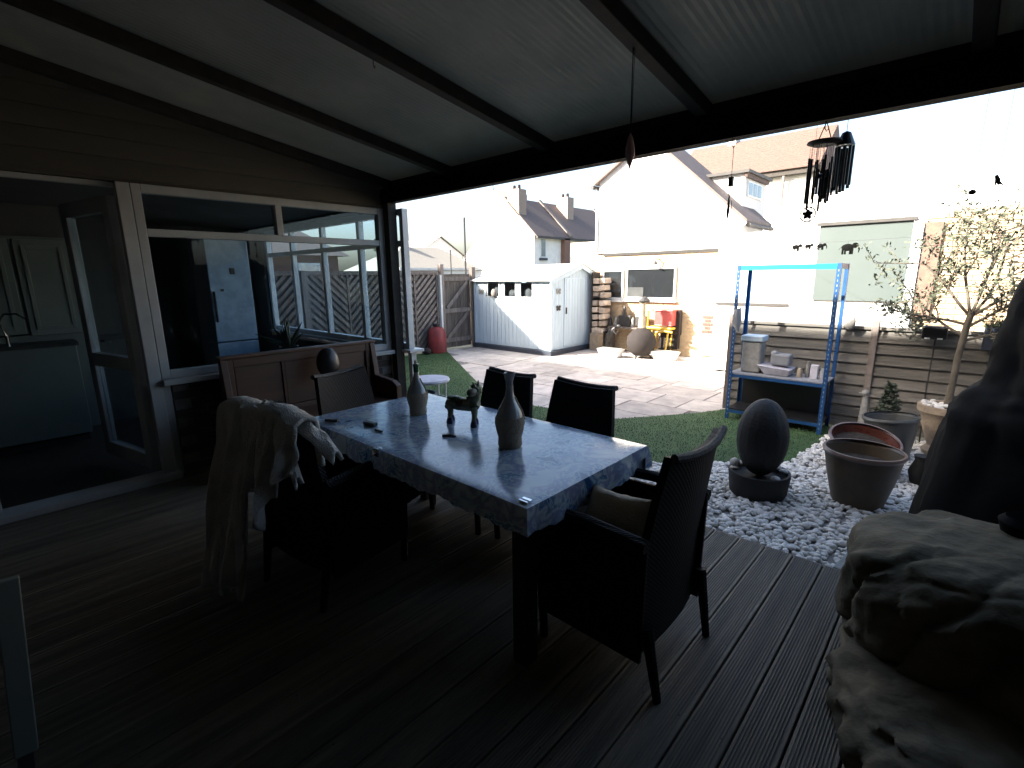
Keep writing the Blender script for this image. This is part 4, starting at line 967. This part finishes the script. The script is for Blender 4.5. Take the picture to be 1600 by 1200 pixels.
wn = MB().box(-25.29, -25.24, 30.7, 31.4, 2.95, 4.45).build('window', M_upvc, tr); MB().box(-25.238, -25.22, 30.8, 31.3, 3.05, 4.35).build('pane', M_glassd, wn)
MB().box(-25.29, -25.15, 30.6, 31.5, 2.75, 2.93).build('sill', M_navy, wn); MB().box(-25.29, -25.2, 30.6, 31.5, 4.47, 4.66).build('lintel', M_navy, wn)
MB().box(-25.29, -24.9, 33.4, 34.1, -.26, 4.5).build('brick_pier', M_rbrick, tr)
MB().prism([(-31.2, 8.75), (-28.6, 8.2), (-28.6, 7.4)], 'y', 31.5, 33).build('rear_roof', M_slate, tr)
MB().box(-25.02, -24.9, 29.95, 52, 4.38, 4.52).build('gutter', M_lead, tr)
# bungalows further left
bg1 = thing('bungalow', (-30, 22, -.2), 'low pale bungalow with beige tiled roof above the chevron fence', 'building')
MB().prism([(-34, -.26), (-34, 2.2), (-34, 2.2), (-28, 2.2), (-28, -.26)], 'y', 19.5, 27).build('wall', M_wrender, bg1)
MB().add([(-27.9, 18.6, 2.0), (-27.9, 27.4, 2.0), (-31, 25.2, 3.75), (-31, 21.8, 3.75), (-34.1, 18.6, 2.0), (-34.1, 27.4, 2.0)], [(0, 1, 2, 3), (1, 5, 2), (4, 0, 3), (5, 4, 3, 2)]).build('roof', M_rroof, bg1)
MB().box(-31.2, -30.8, 21.8, 22.2, 3.6, 4.2).build('chimney', M_lead, bg1)
bg2 = thing('distant_house', (-42, 33, -.2), 'small pale house with a pointed roof just left of the utility pole', 'building')
MB().prism([(31.4, -.26), (31.4, 3.9), (34.5, 5.6), (37.5, 3.9), (37.5, -.26)], 'x', -47, -42).build('wall', M_wrender, bg2)
slope2 = MB().add([(-41.8, 31.1, 3.8), (-47, 31.1, 3.8), (-47, 34.5, 5.75), (-41.8, 34.5, 5.75), (-41.8, 37.8, 3.8), (-47, 37.8, 3.8)], [(0, 1, 2, 3), (3, 2, 5, 4)]).build('roof', M_rroof, bg2)
bh2 = thing('brick_house', (-24, 10.5, -.2), 'pinkish brick house with hipped roof seen through the extension window', 'building')
MB().box(-30, -24, 5.8, 13.0, -.26, 2.75).build('wall', M_rbrick, bh2)
MB().add([(-23.6, 5.4, 2.65), (-23.6, 13.5, 2.65), (-27, 11.3, 4.6), (-27, 7.6, 4.6), (-30.4, 5.4, 2.65), (-30.4, 13.5, 2.65)], [(0, 1, 2, 3), (1, 5, 2), (4, 0, 3), (5, 4, 3, 2)]).build('roof', M_slate, bh2)
fw = MB().box(-23.99, -23.93, 10.9, 12.0, 1.0, 2.3).build('window', M_upvc, bh2); MB().box(-23.925, -23.91, 11.0, 11.9, 1.1, 2.2).build('pane', M_glassd, fw)
up = MB(); up.tube([(-14, 12.65, -.26), (-14, 12.66, 3.66)], .035, 8); one(up, 'utility_pole', M_dark, 'tall thin dark pole standing behind the gate', 'pole', 'thin poles behind the gate')
up = MB(); up.tube([(-14, 11.95, -.26), (-14, 11.95, 2.5)], .02, 8); one(up, 'aerial_pole', M_dark, 'shorter thin pole just left of the tall dark one', 'pole', 'thin poles behind the gate')
db = MB()
for k in range(40): db.ell((-45 + random.uniform(-1, 1), 30 + random.uniform(-.9, .9), 4.4 + random.uniform(-.5, .8)), (.35, .35, .3), 6, 4)
tt = thing('distant_tree', (-45, 30, -.2), 'small dark distant tree behind the bungalow roof', 'tree'); db.build('crown', M_dleaf, tt); MB().tube([(-45, 30, -.26), (-45, 30, 4.2)], [.2, .1], 8).build('trunk', M_bark, tt)

# ================================================================== BLUE RACK
rk = thing('blue_rack', (-1.5, 6.15, G), 'blue metal shelving rack with top rail tinted by turquoise flare standing before the board fence', 'shelving')
RXa, RXb, RYa, RYb = -2.0, -1.0, 5.92, 6.34
for (x, y) in ((RXa, RYa), (RXb, RYa), (RXa, RYb), (RXb, RYb)):
    sx = 1 if x < -1.5 else -1; sy = 1 if y < 6.1 else -1
    p_ = MB(); p_.box(min(x, x + .04 * sx), max(x, x + .04 * sx), min(y, y + .003 * sy), max(y, y + .003 * sy), G, 1.64); p_.box(min(x, x + .003 * sx), max(x, x + .003 * sx), min(y + .003 * sy, y + .04 * sy), max(y + .003 * sy, y + .04 * sy), G, 1.64)
    po = p_.build('upright', M_blue, rk)
    sl_ = MB()
    for k in range(34): zz = G + .06 + k * .05; sl_.box(min(x + .017 * sx, x + .024 * sx), max(x + .017 * sx, x + .024 * sx), y - .0012 if sy > 0 else y + .0002, y - .0002 if sy > 0 else y + .0012, zz, zz + .02)
    sl_.build('slots', M_galv if y < 6.1 else M_dark, po)['kind'] = 'stuff'
for y in (RYa + .004, RYb - .008): MB().box(RXa + .004, RXb - .004, y, y + .004, 1.585, 1.638).build('top_rail', M_teal, rk)
for x in (RXa + .004, RXb - .008): MB().box(x, x + .004, RYa + .01, RYb - .01, 1.585, 1.638).build('side_rail', M_blue, rk)
for zz in (.40, G + .12):
    MB().box(RXa + .01, RXb - .01, RYa + .01, RYb - .01, zz, zz + .018).build('shelf', M_galv if zz > 0 else M_black, rk, bevel=.002)
    MB().box(RXa + .004, RXb - .004, RYa + .004, RYa + .008, zz - .035, zz - .001).build('shelf_rail', M_blue, rk); MB().box(RXa + .004, RXb - .004, RYb - .008, RYb - .004, zz - .035, zz - .001).build('shelf_rail', M_blue, rk)
MB().box(RXa + .05, RXb - .05, RYb - .03, RYb - .02, G + .14, .36).build('back_board', M_black, rk)
# things on the shelf (z .418)
jr = thing('storage_jar', (-1.80, 6.12, .418), 'clear tub with a pale blue lid at the left of the rack shelf', 'tub')
MB().box(-1.91, -1.70, 6.03, 6.22, .42, .78).build('tub', M_lac, jr, bevel=.02); MB().box(-1.925, -1.685, 6.015, 6.235, .782, .85).build('lid', M_shed, jr, bevel=.012)
ty = MB(); ty.add([(-1.64, 6.02, .42), (-1.40, 6.02, .42), (-1.40, 6.24, .42), (-1.64, 6.24, .42), (-1.72, 5.98, .53), (-1.37, 5.98, .50), (-1.37, 6.26, .50), (-1.72, 6.26, .53)], [(0, 3, 2, 1), (4, 5, 6, 7), (0, 1, 5, 4), (1, 2, 6, 5), (2, 3, 7, 6), (3, 0, 4, 7)])
one(ty, 'white_dish', M_paper, 'slanting white dish in the middle of the rack shelf', 'dish', bevel=.01)
one(MB().box(-1.60, -1.40, 6.05, 6.2, .53, .66).ell((-1.57, 6.1, .66), (.04, .04, .03)), 'grey_kettle', M_galv, 'grey metal tin sitting in the white dish on the rack', 'tin', bevel=.02)
for (x, r_, h_, m_, lb) in ((-1.30, .028, .10, M_strawb, 'small brown jar right of the dish on the rack shelf'), (-1.235, .022, .17, M_lac, 'slim pale bottle behind the brown jar on the rack shelf'),
                            (-1.16, .035, .15, M_paper, 'white cardboard box on the rack shelf'), (-1.075, .032, .12, M_galv, 'round silver can at the right end of the rack shelf')):
    yb = 6.10 + (.06 if 'behind' in lb else 0)
    if 'box' in lb: one(MB().box(x - r_, x + r_, yb - .03, yb + .03, .42, .42 + h_), 'small_carton', m_, lb, 'box', 'small containers on the rack shelf', bevel=.002)
    else: one(MB().lathe([(0, 0), (r_, 0), (r_, h_ * .75), (r_ * .8, h_ * .85), (r_ * .75, h_), (0, h_)], (x, yb, .42), 16), 'jar', m_, lb, 'jar', 'small containers on the rack shelf', smooth=True)

# ================================================================== EGG FOUNTAIN AND POTS
ef = thing('egg_fountain', (-1.03, 3.9, G), 'dark ribbed egg-shaped ornament standing in a round planter with white stones', 'ornament')
ex, ey = -1.05, 3.98
MB().lathe([(0, 0), (.195, 0), (.205, .02), (.222, .17), (.22, .19), (.20, .19), (.195, .15), (0, .15)], (ex, ey, G), 32).build('planter', M_egg, ef, smooth=True)
prof = [(max(.004, .178 * math.sin(PI * (i / 30) ** .92) ** .72), -.30 + .60 * i / 30) for i in range(31)]
MB().lathe([(max(.004, .182 * math.sin(PI * t)), -.305 * math.cos(PI * t)) for t in [(.5 + i) / 33 for i in range(33)]], (ex, ey, G + .46), 60, fn=lambda a, i: 1 + .004 * (1 if int(a / (2 * PI) * 30 + .5) % 2 else -1)).build('egg', M_egg, ef, smooth=False)
for k in range(9):
    a = random.uniform(0, 2 * PI); MB().ell((ex + .175 * math.cos(a), ey + .175 * math.sin(a), G + .19), (.035, .028, .02), 10, 6).build('white_stone', M_pebble, ef, smooth=True)
q = MB().ell((ex - .17, ey - .05, G + .225), (.04, .035, .04), 12, 8).build('white_stone', M_pebble, ef, smooth=True)
def pot(name, x, y, r0, r1, h, m, lab, rot=None, soil=True):
    t = thing(name, (x, y, G), lab, 'plant pot', 'empty glazed pots on the pebbles')
    R_ = rot if rot else Matrix.Identity(3); c = (x, y, G)
    MB().lathe([(0, 0), (r0, 0), (r0 * 1.02, .02), (r0 + (r1 - r0) * .55, h * .5), (r1 * .97, h * .93), (r1 * .93, h * .93), (r0 * .93, .03), (0, .03)], c, 40, R_).build('pot_body', m, t, smooth=True)
    MB().lathe([(r1 * .93, h * .92), (r1 * 1.0, h * .92), (r1 * 1.03, h * .96), (r1 * 1.0, h), (r1 * .94, h)], c, 40, R_).build('rim', M_rim if m is not M_greyglz else M_greyglz, t, smooth=True)
    if soil: MB().lathe([(0, h * .72), (r1 * .86, h * .72), (r1 * .86, h * .74), (0, h * .75)], c, 24, R_).build('soil', M_soil, t)
    return t
pot('olive_pot', -.44, 4.30, .165, .255, .42, M_olive, 'olive-brown glazed pot with soil, nearest the deck')
pot('red_pot', -.56, 5.08, .16, .262, .32, M_terra, 'glossy dark red pot tilted between the olive and grey pots', Matrix.Rotation(math.radians(14), 3, 'X') @ Matrix.Rotation(math.radians(8), 3, 'Y'))
pot('grey_pot', -.37, 5.6, .14, .215, .40, M_greyglz, 'grey-blue glazed pot leaning behind the red one', Matrix.Rotation(math.radians(-6), 3, 'Y'))
one(MB().lathe([(0, 0), (.06, 0), (.085, .10), (.05, .20), (.06, .24), (.04, .24), (0, .24)], (-.12, 5.02, G), 18), 'dark_vase', M_egg, 'dark round-bellied vase right of the grey pot', 'vase', smooth=True)
one(MB().lathe([(0, 0), (.05, 0), (.07, .09), (.085, .19), (.075, .19), (.04, .05), (0, .05)], (-.01, 4.85, G), 18), 'pale_pot', M_lac, 'pale small pot half hidden behind the black cover', 'plant pot', smooth=True)
one(MB().lathe([(0, 0), (.07, 0), (.09, .05), (.10, .12), (.085, .12), (0, .1)], (-.06, 5.35, G), 18), 'dark_bowl', M_black, 'low dark bowl below the stone urn', 'bowl', smooth=True)
fg_ = thing('stone_frog', (-.22, 3.72, G), 'small dark crouching stone figure beside the rock', 'figure')
f_ = MB(); f_.ell((-.22, 3.72, G + .06), (.06, .05, .07)); f_.ell((-.24, 3.69, G + .14), (.035, .035, .035)); f_.ell((-.27, 3.68, G + .03), (.03, .03, .03)); f_.ell((-.17, 3.68, G + .03), (.035, .03, .03)); f_.build('body', M_egg, fg_, smooth=True)
# stone urn with tree
ur = thing('stone_urn', (-.06, 5.98, G), 'square-shouldered sandstone urn topped with white pebbles holding the small tree', 'urn')
ux, uy = -.04, 6.0
MB().lathe([(0, 0), (.13, 0), (.14, .04), (.10, .09), (.12, .14), (.17, .30), (.18, .38), (.215, .42), (.215, .48), (.18, .48), (.17, .44), (0, .44)], (ux, uy, G), 24).build('urn_body', M_stoneurn, ur, smooth=True)
for k in range(60):
    a = random.uniform(0, 2 * PI); r_ = .175 * math.sqrt(random.random()); MB().ell((ux + r_ * math.cos(a), uy + r_ * math.sin(a), G + .47 + random.uniform(0, .02)), (.024, .018, .014), 8, 5).build('pebble', M_pebble, ur, smooth=True)
tr_ = thing('olive_tree', (ux, uy, G + .46), 'small leaning standard tree with a sparse olive-green crown rising from the urn', 'tree')
tk = MB(); leaves = []
def branch(p, d, r, depth, L_):
    n = 4; pts = [p]; rad = [r]
    for k in range(n):
        d = (d + Vector((random.gauss(0, .13), random.gauss(0, .13), random.gauss(.04, .10)))).normalized(); p = p + d * L_ / n; pts.append(p); rad.append(r * (1 - .4 * (k + 1) / n))
        if depth >= 2 or (depth == 1 and k > 0):
            for q in range(8): leaves.append((p, d))
        if depth < 3 and k >= (1 if depth else 0):
            for _ in range(2 if depth < 2 else 1):
                a = random.uniform(0, 2 * PI); sd_ = d.orthogonal().normalized(); sd_ = Matrix.Rotation(a, 3, d) @ sd_
                branch(p, (d * .55 + sd_ * .9 + Vector((0, 0, .12))).normalized(), r * .5, depth + 1, L_ * random.uniform(.45, .68))
    tk.tube(pts, rad, 6 if depth else 10)
tk.tube([(ux, uy, G + .44), (ux + .01, uy - .005, .55), (ux + .015, uy - .01, .80), (ux + .03, uy, 1.02), (ux + .05, uy, 1.2)], [.030, .026, .025, .026, .024], 10)
base = Vector((ux + .045, uy, 1.15))
random.seed(21)
for (p, d, l) in ((Vector((ux + .02, uy, .98)), Vector((-.8, .1, .45)), .52), (Vector((ux + .03, uy, 1.05)), Vector((.8, -.1, .5)), .5), (base, Vector((-.55, -.2, .8)), .6), (base, Vector((.1, .2, 1)), .75), (base, Vector((.55, .1, .85)), .68),
                  (base, Vector((-.25, .3, .95)), .72), (Vector((ux + .03, uy, 1.08)), Vector((-.75, .2, .12)), .42), (Vector((ux + .02, uy, .93)), Vector((.7, .2, .25)), .38), (base, Vector((.8, .1, .75)), .8)):
    branch(p, d.normalized(), .013, 1, l)
tk.build('trunk', M_bark, tr_, smooth=True, fix=False)
lf_ = MB()
for (p, d) in leaves:
    if random.random() < .42: continue
    q = p + Vector((random.gauss(0, .018), random.gauss(0, .018), random.gauss(0, .018))); a = Vector((random.gauss(0, 1), random.gauss(0, 1), random.gauss(.2, .8))).normalized(); s = a.orthogonal().normalized(); L_ = random.uniform(.028, .055); w_ = L_ * .22
    lf_.add([q, q + a * L_ * .5 + s * w_, q + a * L_, q + a * L_ * .5 - s * w_], [(0, 1, 2, 3)])
lo = lf_.build('foliage', M_leaf, tr_, fix=False); lo['kind'] = 'stuff'
# stalk, bush, cane, lights on fence
sk = thing('white_stone_cat', (-.68, 6.2, G), 'thin pale stone statuette against the fence post', 'statuette')
MB().tube([(-.68, 6.2, G), (-.68, 6.2, .15), (-.685, 6.2, .28)], [.05, .04, .022], 12).ell((-.69, 6.18, .32), (.035, .03, .03)).ell((-.72, 6.17, .31), (.03, .012, .01)).build('figure', M_lac, sk, smooth=True)
sk.name = 'stone_statuette'
bu = thing('clipped_shrub', (-.48, 6.15, G), 'small dark bushy shrub in front of the fence', 'shrub')
b_ = MB()
for k in range(900):
    z = random.random() ** 1.3; r_ = .12 * (1 - z * .75); a = random.uniform(0, 2 * PI); p = Vector((-.48 + r_ * random.random() ** .4 * math.cos(a), 6.15 + r_ * random.random() ** .4 * math.sin(a), .08 + z * .37)); n_ = Vector((random.gauss(0, 1), random.gauss(0, 1), random.gauss(0, 1))).normalized(); s = n_.orthogonal()
    b_.add([p, p + n_ * .02 + s * .008, p + n_ * .035, p + n_ * .02 - s * .008], [(0, 1, 2, 3)])
b_.build('foliage', M_dleaf, bu, fix=False)['kind'] = 'stuff'; MB().tube([(-.48, 6.15, G), (-.48, 6.15, .2)], .015, 6).build('stem', M_bark, bu)
sll = thing('solar_light', (-.22, 6.33, .9), 'black solar lamp on a thin stake in front of the board fence', 'lamp')
MB().box(-.325, -.13, 6.27, 6.37, .90, 1.03).build('lamp_head', M_black, sll, bevel=.02); MB().tube([(-.215, 6.33, .9), (-.218, 6.31, .4), (-.20, 6.28, G)], .007, 6).build('stake', M_dark, sll)
for x in (-.275, -.18): MB().box(x - .02, x + .02, 6.262, 6.269, .905, .918).build('reflector', M_upvc, sll)
hb = thing('hanging_planter', (.2, 6.33, .9), 'dark blue box planter with spiky plant hung on the fence by the black cover', 'planter')
MB().box(.12, .34, 6.26, 6.38, .83, 1.04).build('box', M_navy, hb, bevel=.008); MB().box(.19, .26, 6.25, 6.258, .90, .93).build('label_plate', M_lac, hb)
b_ = MB()
for k in range(220):
    a = random.uniform(0, 2 * PI); e = random.uniform(.2, 1.5); p = Vector((random.uniform(.13, .33), 6.32, 1.04)); d = Vector((math.cos(a) * math.cos(e), math.sin(a) * math.cos(e), math.sin(e))); L_ = random.uniform(.05, .16); s = d.orthogonal().normalized() * .004
    b_.add([p - s, p + s, p + d * L_], [(0, 1, 2)])
b_.build('leaves', M_dleaf, hb, fix=False)['kind'] = 'stuff'
eg = MB().ell((-.93, 6.32, 1.03), (.055, .03, .085), 16, 10); one(eg, 'stone_mask', M_lac, 'oval grey stone ornament hanging on the fence just right of the rack', 'ornament', smooth=True)
one(MB().tube([(-1.98, 5.90, 1.08), (-1.95, 5.90, 1.16), (-1.95, 5.90, 1.0), (-1.93, 5.90, .9)], [.02, .04, .055, .012], 10), 'grey_cloth_bag', M_galv, 'small grey bag hanging on the left upright of the rack', 'bag', smooth=True)

# ================================================================== HANGING THINGS
def cord(pts, r=.0016): return MB().tube(pts, r, 5)
sp = thing('hanging_spindle', (-1.73, 3.0, 2.2), 'reddish wooden spindle hanging on a long cord from the second rafter from the right', 'ornament')
sp.location = (-1.29, 2.23, 2.04)
cord([(-1.292, 2.235, rz_(2.235) + .01), (-1.288, 2.23, 2.15)], .0028).build('cord', M_dark, sp); cord([(-1.283, 2.235, rz_(2.235) + .01), (-1.286, 2.23, 2.15)], .0015).build('cord', M_dark, sp)
MB().lathe([(0, 0), (.006, .02), (.024, .07), (.022, .10), (.012, .145), (0, .17)], (-1.287, 2.23, 2.035), 8).build('spindle', M_pink, sp)
wc = thing('wind_chime', (-.66, 3.04, 2.0), 'big wind chime with round wooden top and two tiers of tubes under the beam', 'wind chime')
cx_, cy_ = -.655, 3.04
for s in (-1, 1): cord([(cx_, cy_, 2.285), (cx_ + s * .012, cy_, 2.25), (cx_ + s * .03, cy_, 2.195)], .0025).build('cord', M_dark, wc)
MB().lathe([(0, 0), (.05, 0), (.078, .012), (.075, .02), (0, .022)], (cx_, cy_, 2.175), 24).build('top_disc', M_darkwood, wc)
for k in range(11):
    a = k * 2 * PI / 11; r_ = .058; zt_ = 2.12 - .01 * (k % 3); zb_ = 1.97 - .035 * (k % 4); px, py = cx_ + r_ * math.cos(a), cy_ + r_ * math.sin(a)
    to = MB().tube([(px, py, zt_), (px, py, zb_)], .0058, 8).build('chime_tube', M_chim if k % 2 else M_dark, wc); cord([(px, py, 2.176), (px, py, zt_)], .001).build('string', M_dark, to)
for k in range(7):
    a = k * .9; px, py = cx_ + .03 * math.cos(a), cy_ + .03 * math.sin(a); to = MB().tube([(px, py, 2.06), (px, py, 1.90 + .02 * (k % 3))], .005, 8).build('chime_tube', M_chim, wc); cord([(px, py, 2.176), (px, py, 2.06)], .001).build('string', M_dark, to)
MB().ell((cx_, cy_, 2.03), (.028, .028, .012), 14, 8).build('clapper', M_dark, wc)
wc2 = thing('bamboo_chime', (-.60, 3.10, 2.0), 'teal-grey bamboo chime hanging directly behind the big wind chime', 'wind chime')
cx_, cy_ = -.575, 3.10
cord([(cx_, cy_, 2.30), (cx_, cy_, 2.22)]).build('cord', M_dark, wc2)
MB().lathe([(0, .07), (.02, .06), (.045, 0), (0, 0)], (cx_, cy_, 2.17), 16).build('cap', M_greyglz, wc2)
for k in range(9):
    a = k * 2 * PI / 9; px, py = cx_ + .036 * math.cos(a), cy_ + .036 * math.sin(a); MB().tube([(px, py, 2.165), (px, py, 1.98 - .012 * (k % 4))], .008, 8).build('chime_tube', M_greyglz, wc2)
bc_ = thing('bead_chime', (-1.1, 3.04, 1.9), 'thin cord with dark block and rods hanging left of the big wind chime', 'wind chime')
cord([(-1.10, 3.04, 2.285), (-1.10, 3.04, 2.0)]).build('cord', M_dark, bc_); MB().box(-1.112, -1.088, 3.03, 3.05, 2.035, 2.085).build('block', M_dark, bc_)
MB().tube([(-1.105, 3.04, 2.0), (-1.105, 3.04, 1.90), (-1.105, 3.04, 1.86)], [.003, .009, .003], 8).build('rod', M_chim, bc_); MB().tube([(-1.09, 3.045, 1.96), (-1.09, 3.045, 1.88)], .002, 6).build('rod', M_dark, bc_)
# string of ornaments
WA, WB = Vector((-3.42, 10.05, 2.08)), Vector((.55, 4.3, 1.80))
def wire(t): p = WA.lerp(WB, t); p.z -= .12 * t * (1 - t); return p
ln = MB(); ln.tube([wire(k / 12) for k in range(13)], .0013, 5)
one(ln, 'ornament_line', M_dark, 'thin wire strung from the garage corner carrying little animal ornaments', 'wire')
pl2 = MB().tube([(.55, 4.3, G), (.55, 4.3, 1.9)], .012, 8); one(pl2, 'wire_post', M_dark, 'slim post behind the black cover holding the end of the wire', 'post')
def elephant(t, s, lab):
    w_ = wire(t); x, y = w_.x, w_.y; z = w_.z - .05 * s; s *= y / 4.6
    e = MB(); e.ell((x, y, z), (.030 * s, .012, .020 * s), 14, 8); e.ell((x + .035 * s, y, z + .010 * s), (.016 * s, .010, .015 * s), 12, 8)
    e.tube([(x + .047 * s, y, z + .008 * s), (x + .056 * s, y, z - .012 * s), (x + .054 * s, y, z - .03 * s)], [.005 * s, .004 * s, .002 * s], 6)
    for d in (-.022, -.010, .014, .024): e.tube([(x + d * s, y, z), (x + d * s, y, z - .038 * s)], .005 * s, 6)
    e.tube([(x - .028 * s, y, z + .006 * s), (x - .042 * s, y, z - .012 * s)], .002, 5); e.tube([(x, y, z + .018 * s), (x, y, w_.z)], .001, 4)
    one(e, 'elephant_ornament', M_cover, lab, 'ornament', 'little elephants hanging on the wire')
elephant(.585, 1.35, 'largest dark elephant ornament hanging on the wire before the grey-green shade panel')
elephant(.49, .8, 'second elephant ornament along the wire, left of the largest')
elephant(.44, .75, 'third elephant ornament from the right on the wire')
elephant(.385, .9, 'leftmost elephant ornament on the wire above the rack')
ss = MB(); X_, Y_, Z_ = -.695, 3.04, 1.848
for k in range(5):
    a = k * 2 * PI / 5 + PI / 2; a2 = a + 2 * PI * 2 / 5; ss.tube([(X_ + .024 * math.cos(a), Y_, Z_ + .024 * math.sin(a)), (X_ + .024 * math.cos(a2), Y_, Z_ + .024 * math.sin(a2))], .0065, 6)
ss.tube([(X_ + .036 * math.cos(t / 20 * 2 * PI), Y_, Z_ + .036 * math.sin(t / 20 * 2 * PI)) for t in range(21)], .0035, 6)
ss.ell((X_, Y_, Z_), (.016, .006, .016)); ss.tube([(X_, Y_, Z_ + .036), (X_, Y_, 2.286)], .0008, 4)
one(ss, 'star_suncatcher', M_dark, 'round star-shaped metal suncatcher below the big wind chime', 'ornament')
for (x, z, lb) in ((.01, 1.925, 'bird-shaped ornament hanging high at the far right'), (-.065, 1.885, 'round dark ornament hanging above the small tree')):
    b_ = MB()
    if 'bird' in lb: b_.tube([(x - .008, 3.04, z + .02), (x, 3.04, z), (x + .006, 3.04, z - .02)], [.006, .009, .004], 8); b_.tube([(x, 3.04, z), (x + .02, 3.04, z - .025)], [.005, .002], 6); b_.tube([(x - .006, 3.04, z), (x - .006, 3.04, z - .03)], [.004, .002], 6)
    else: b_.ell((x, 3.04, z), (.014, .01, .011))
    b_.tube([(x, 3.04, z), (x, 3.04, 2.285)], .0006, 4); one(b_, 'hanging_ornament', M_dark, lb, 'ornament')

# ================================================================== FOREGROUND ROCK, COVER, BOARD
def blob(c, r, name, m, label, cat, n=150, mm=90, p=.72, amp=.05, grooves=(), rz=0):
    vs = []; fs = []; c = Vector(c)
    sg = lambda v, e: math.copysign(abs(v) ** e, v)
    for i in range(mm + 1):
        th_ = -PI / 2 + PI * (i + .03) / (mm + .06)
        for k in range(n):
            ph = 2 * PI * k / n; d = Vector((sg(math.cos(th_), p) * sg(math.cos(ph), p), sg(math.cos(th_), p) * sg(math.sin(ph), p), sg(math.sin(th_), p)))
            q = Vector((d.x * r[0], d.y * r[1], d.z * r[2])); a = amp * (noise.noise(q * 3.1 + c) + .6 * noise.noise(q * 8 + c) + .3 * noise.noise(q * 21) - .35 * max(0, .12 - abs(noise.noise(q * 4.3 + c * 2))) / .12 * .8); g = 0
            for (pg, wg, dg) in grooves:
                dd_ = math.atan2(math.sin(ph - pg - .22 * math.sin(th_ * 2.2)), math.cos(ph - pg - .22 * math.sin(th_ * 2.2))); g += dg * math.exp(-(dd_ / wg) ** 2) * (1 - max(0, math.sin(th_)) ** 4)
            s = 1 + a / .4 - g; vs.append(c + Matrix.Rotation(rz, 3, 'Z') @ (q * s))
    for i in range(mm):
        for k in range(n): fs.append((i * n + k, i * n + (k + 1) % n, (i + 1) * n + (k + 1) % n, (i + 1) * n + k))
    fs.append(tuple(range(n - 1, -1, -1))); fs.append(tuple(range(mm * n, (mm + 1) * n)))
    return MB().add(vs, fs)
rk_ = thing('rock_feature', (.4, 2.2, 0), 'big rounded green-brown rock feature with deep grooves at the edge of the deck', 'rock')
blob((.40, 2.42, .27), (.64, .46, .29), 'r', None, '', '', grooves=((math.radians(-120), .045, .09), (math.radians(-100), .045, .10), (math.radians(-78), .06, .08), (math.radians(-158), .06, .05)), amp=.03, p=.6).build('upper_rock', M_rock, rk_, smooth=True)
blob((.50, 2.16, .06), (.70, .66, .13), 'r', None, '', '', amp=.04, p=.6).build('lower_rock', M_rock, rk_, smooth=True)
one(MB().lathe([(.075, -.02), (.09, .03), (.07, .05), (.03, .03), (0, .0)], (.28, 2.62, .565), 20), 'rock_hole_cup', M_cover, 'round black cup standing in for the dark hole in the top of the rock', 'cup', smooth=True)  # black piece added to read as a dark hole in the rock
one(MB().bar((-.32, 2.93, -.06), (-.22, 3.75, -.1), .09, .10), 'sleeper', M_concrete, 'pale sleeper edging the pebbles beside the rock', 'edging', bevel=.01)
cv = thing('covered_heater', (.6, 3.35, G), 'tall object shrouded in a black sheet cover behind the rock', 'covered heater')
pr = [(.66, G), (.68, .1), (.665, .4), (.645, .7), (.62, .86), (.56, .93), (.50, .99), (.49, 1.1), (.485, 1.3), (.455, 1.42), (.42, 1.55), (.36, 1.7), (.2, 1.88), (0.02, 1.93)]
pz = []; 
for (a, b) in zip(pr[:-1], pr[1:]):
    for q in range(4): t = q / 4; pz.append((a[0] + (b[0] - a[0]) * t, a[1] + (b[1] - a[1]) * t))
pz.append(pr[-1])
MB().lathe(pz, (.60, 3.45, 0), 64, fn=lambda a, i: 1 + .02 * math.sin(a * 9 + i * .12) + .012 * math.sin(a * 23 + i * .3) + .09 * noise.noise(Vector((1.6 * math.cos(a), 1.6 * math.sin(a), i * .11))) + .03 * noise.noise(Vector((5 * math.cos(a), 5 * math.sin(a), i * .35)))).build('cover', M_cover, cv, smooth=True)
MB().tube([(.60, 3.45, G), (.60, 3.45, 1.8)], .04, 8).build('pole', M_dark, cv)
wb = thing('white_board', (-1.4, -.03, 0), 'pale grey-green board end standing at the lower left', 'board')
MB().bar((-1.6, -.092, .39), (-1.6, -.052, .86), .045, .02, up=(1, 0, 0)).build('panel', M_cupb, wb, bevel=.003); MB().bar((-1.625, -.13, 0), (-1.625, -.052, .85), .03, .02, up=(1, 0, 0)).build('upright', M_dark, wb)
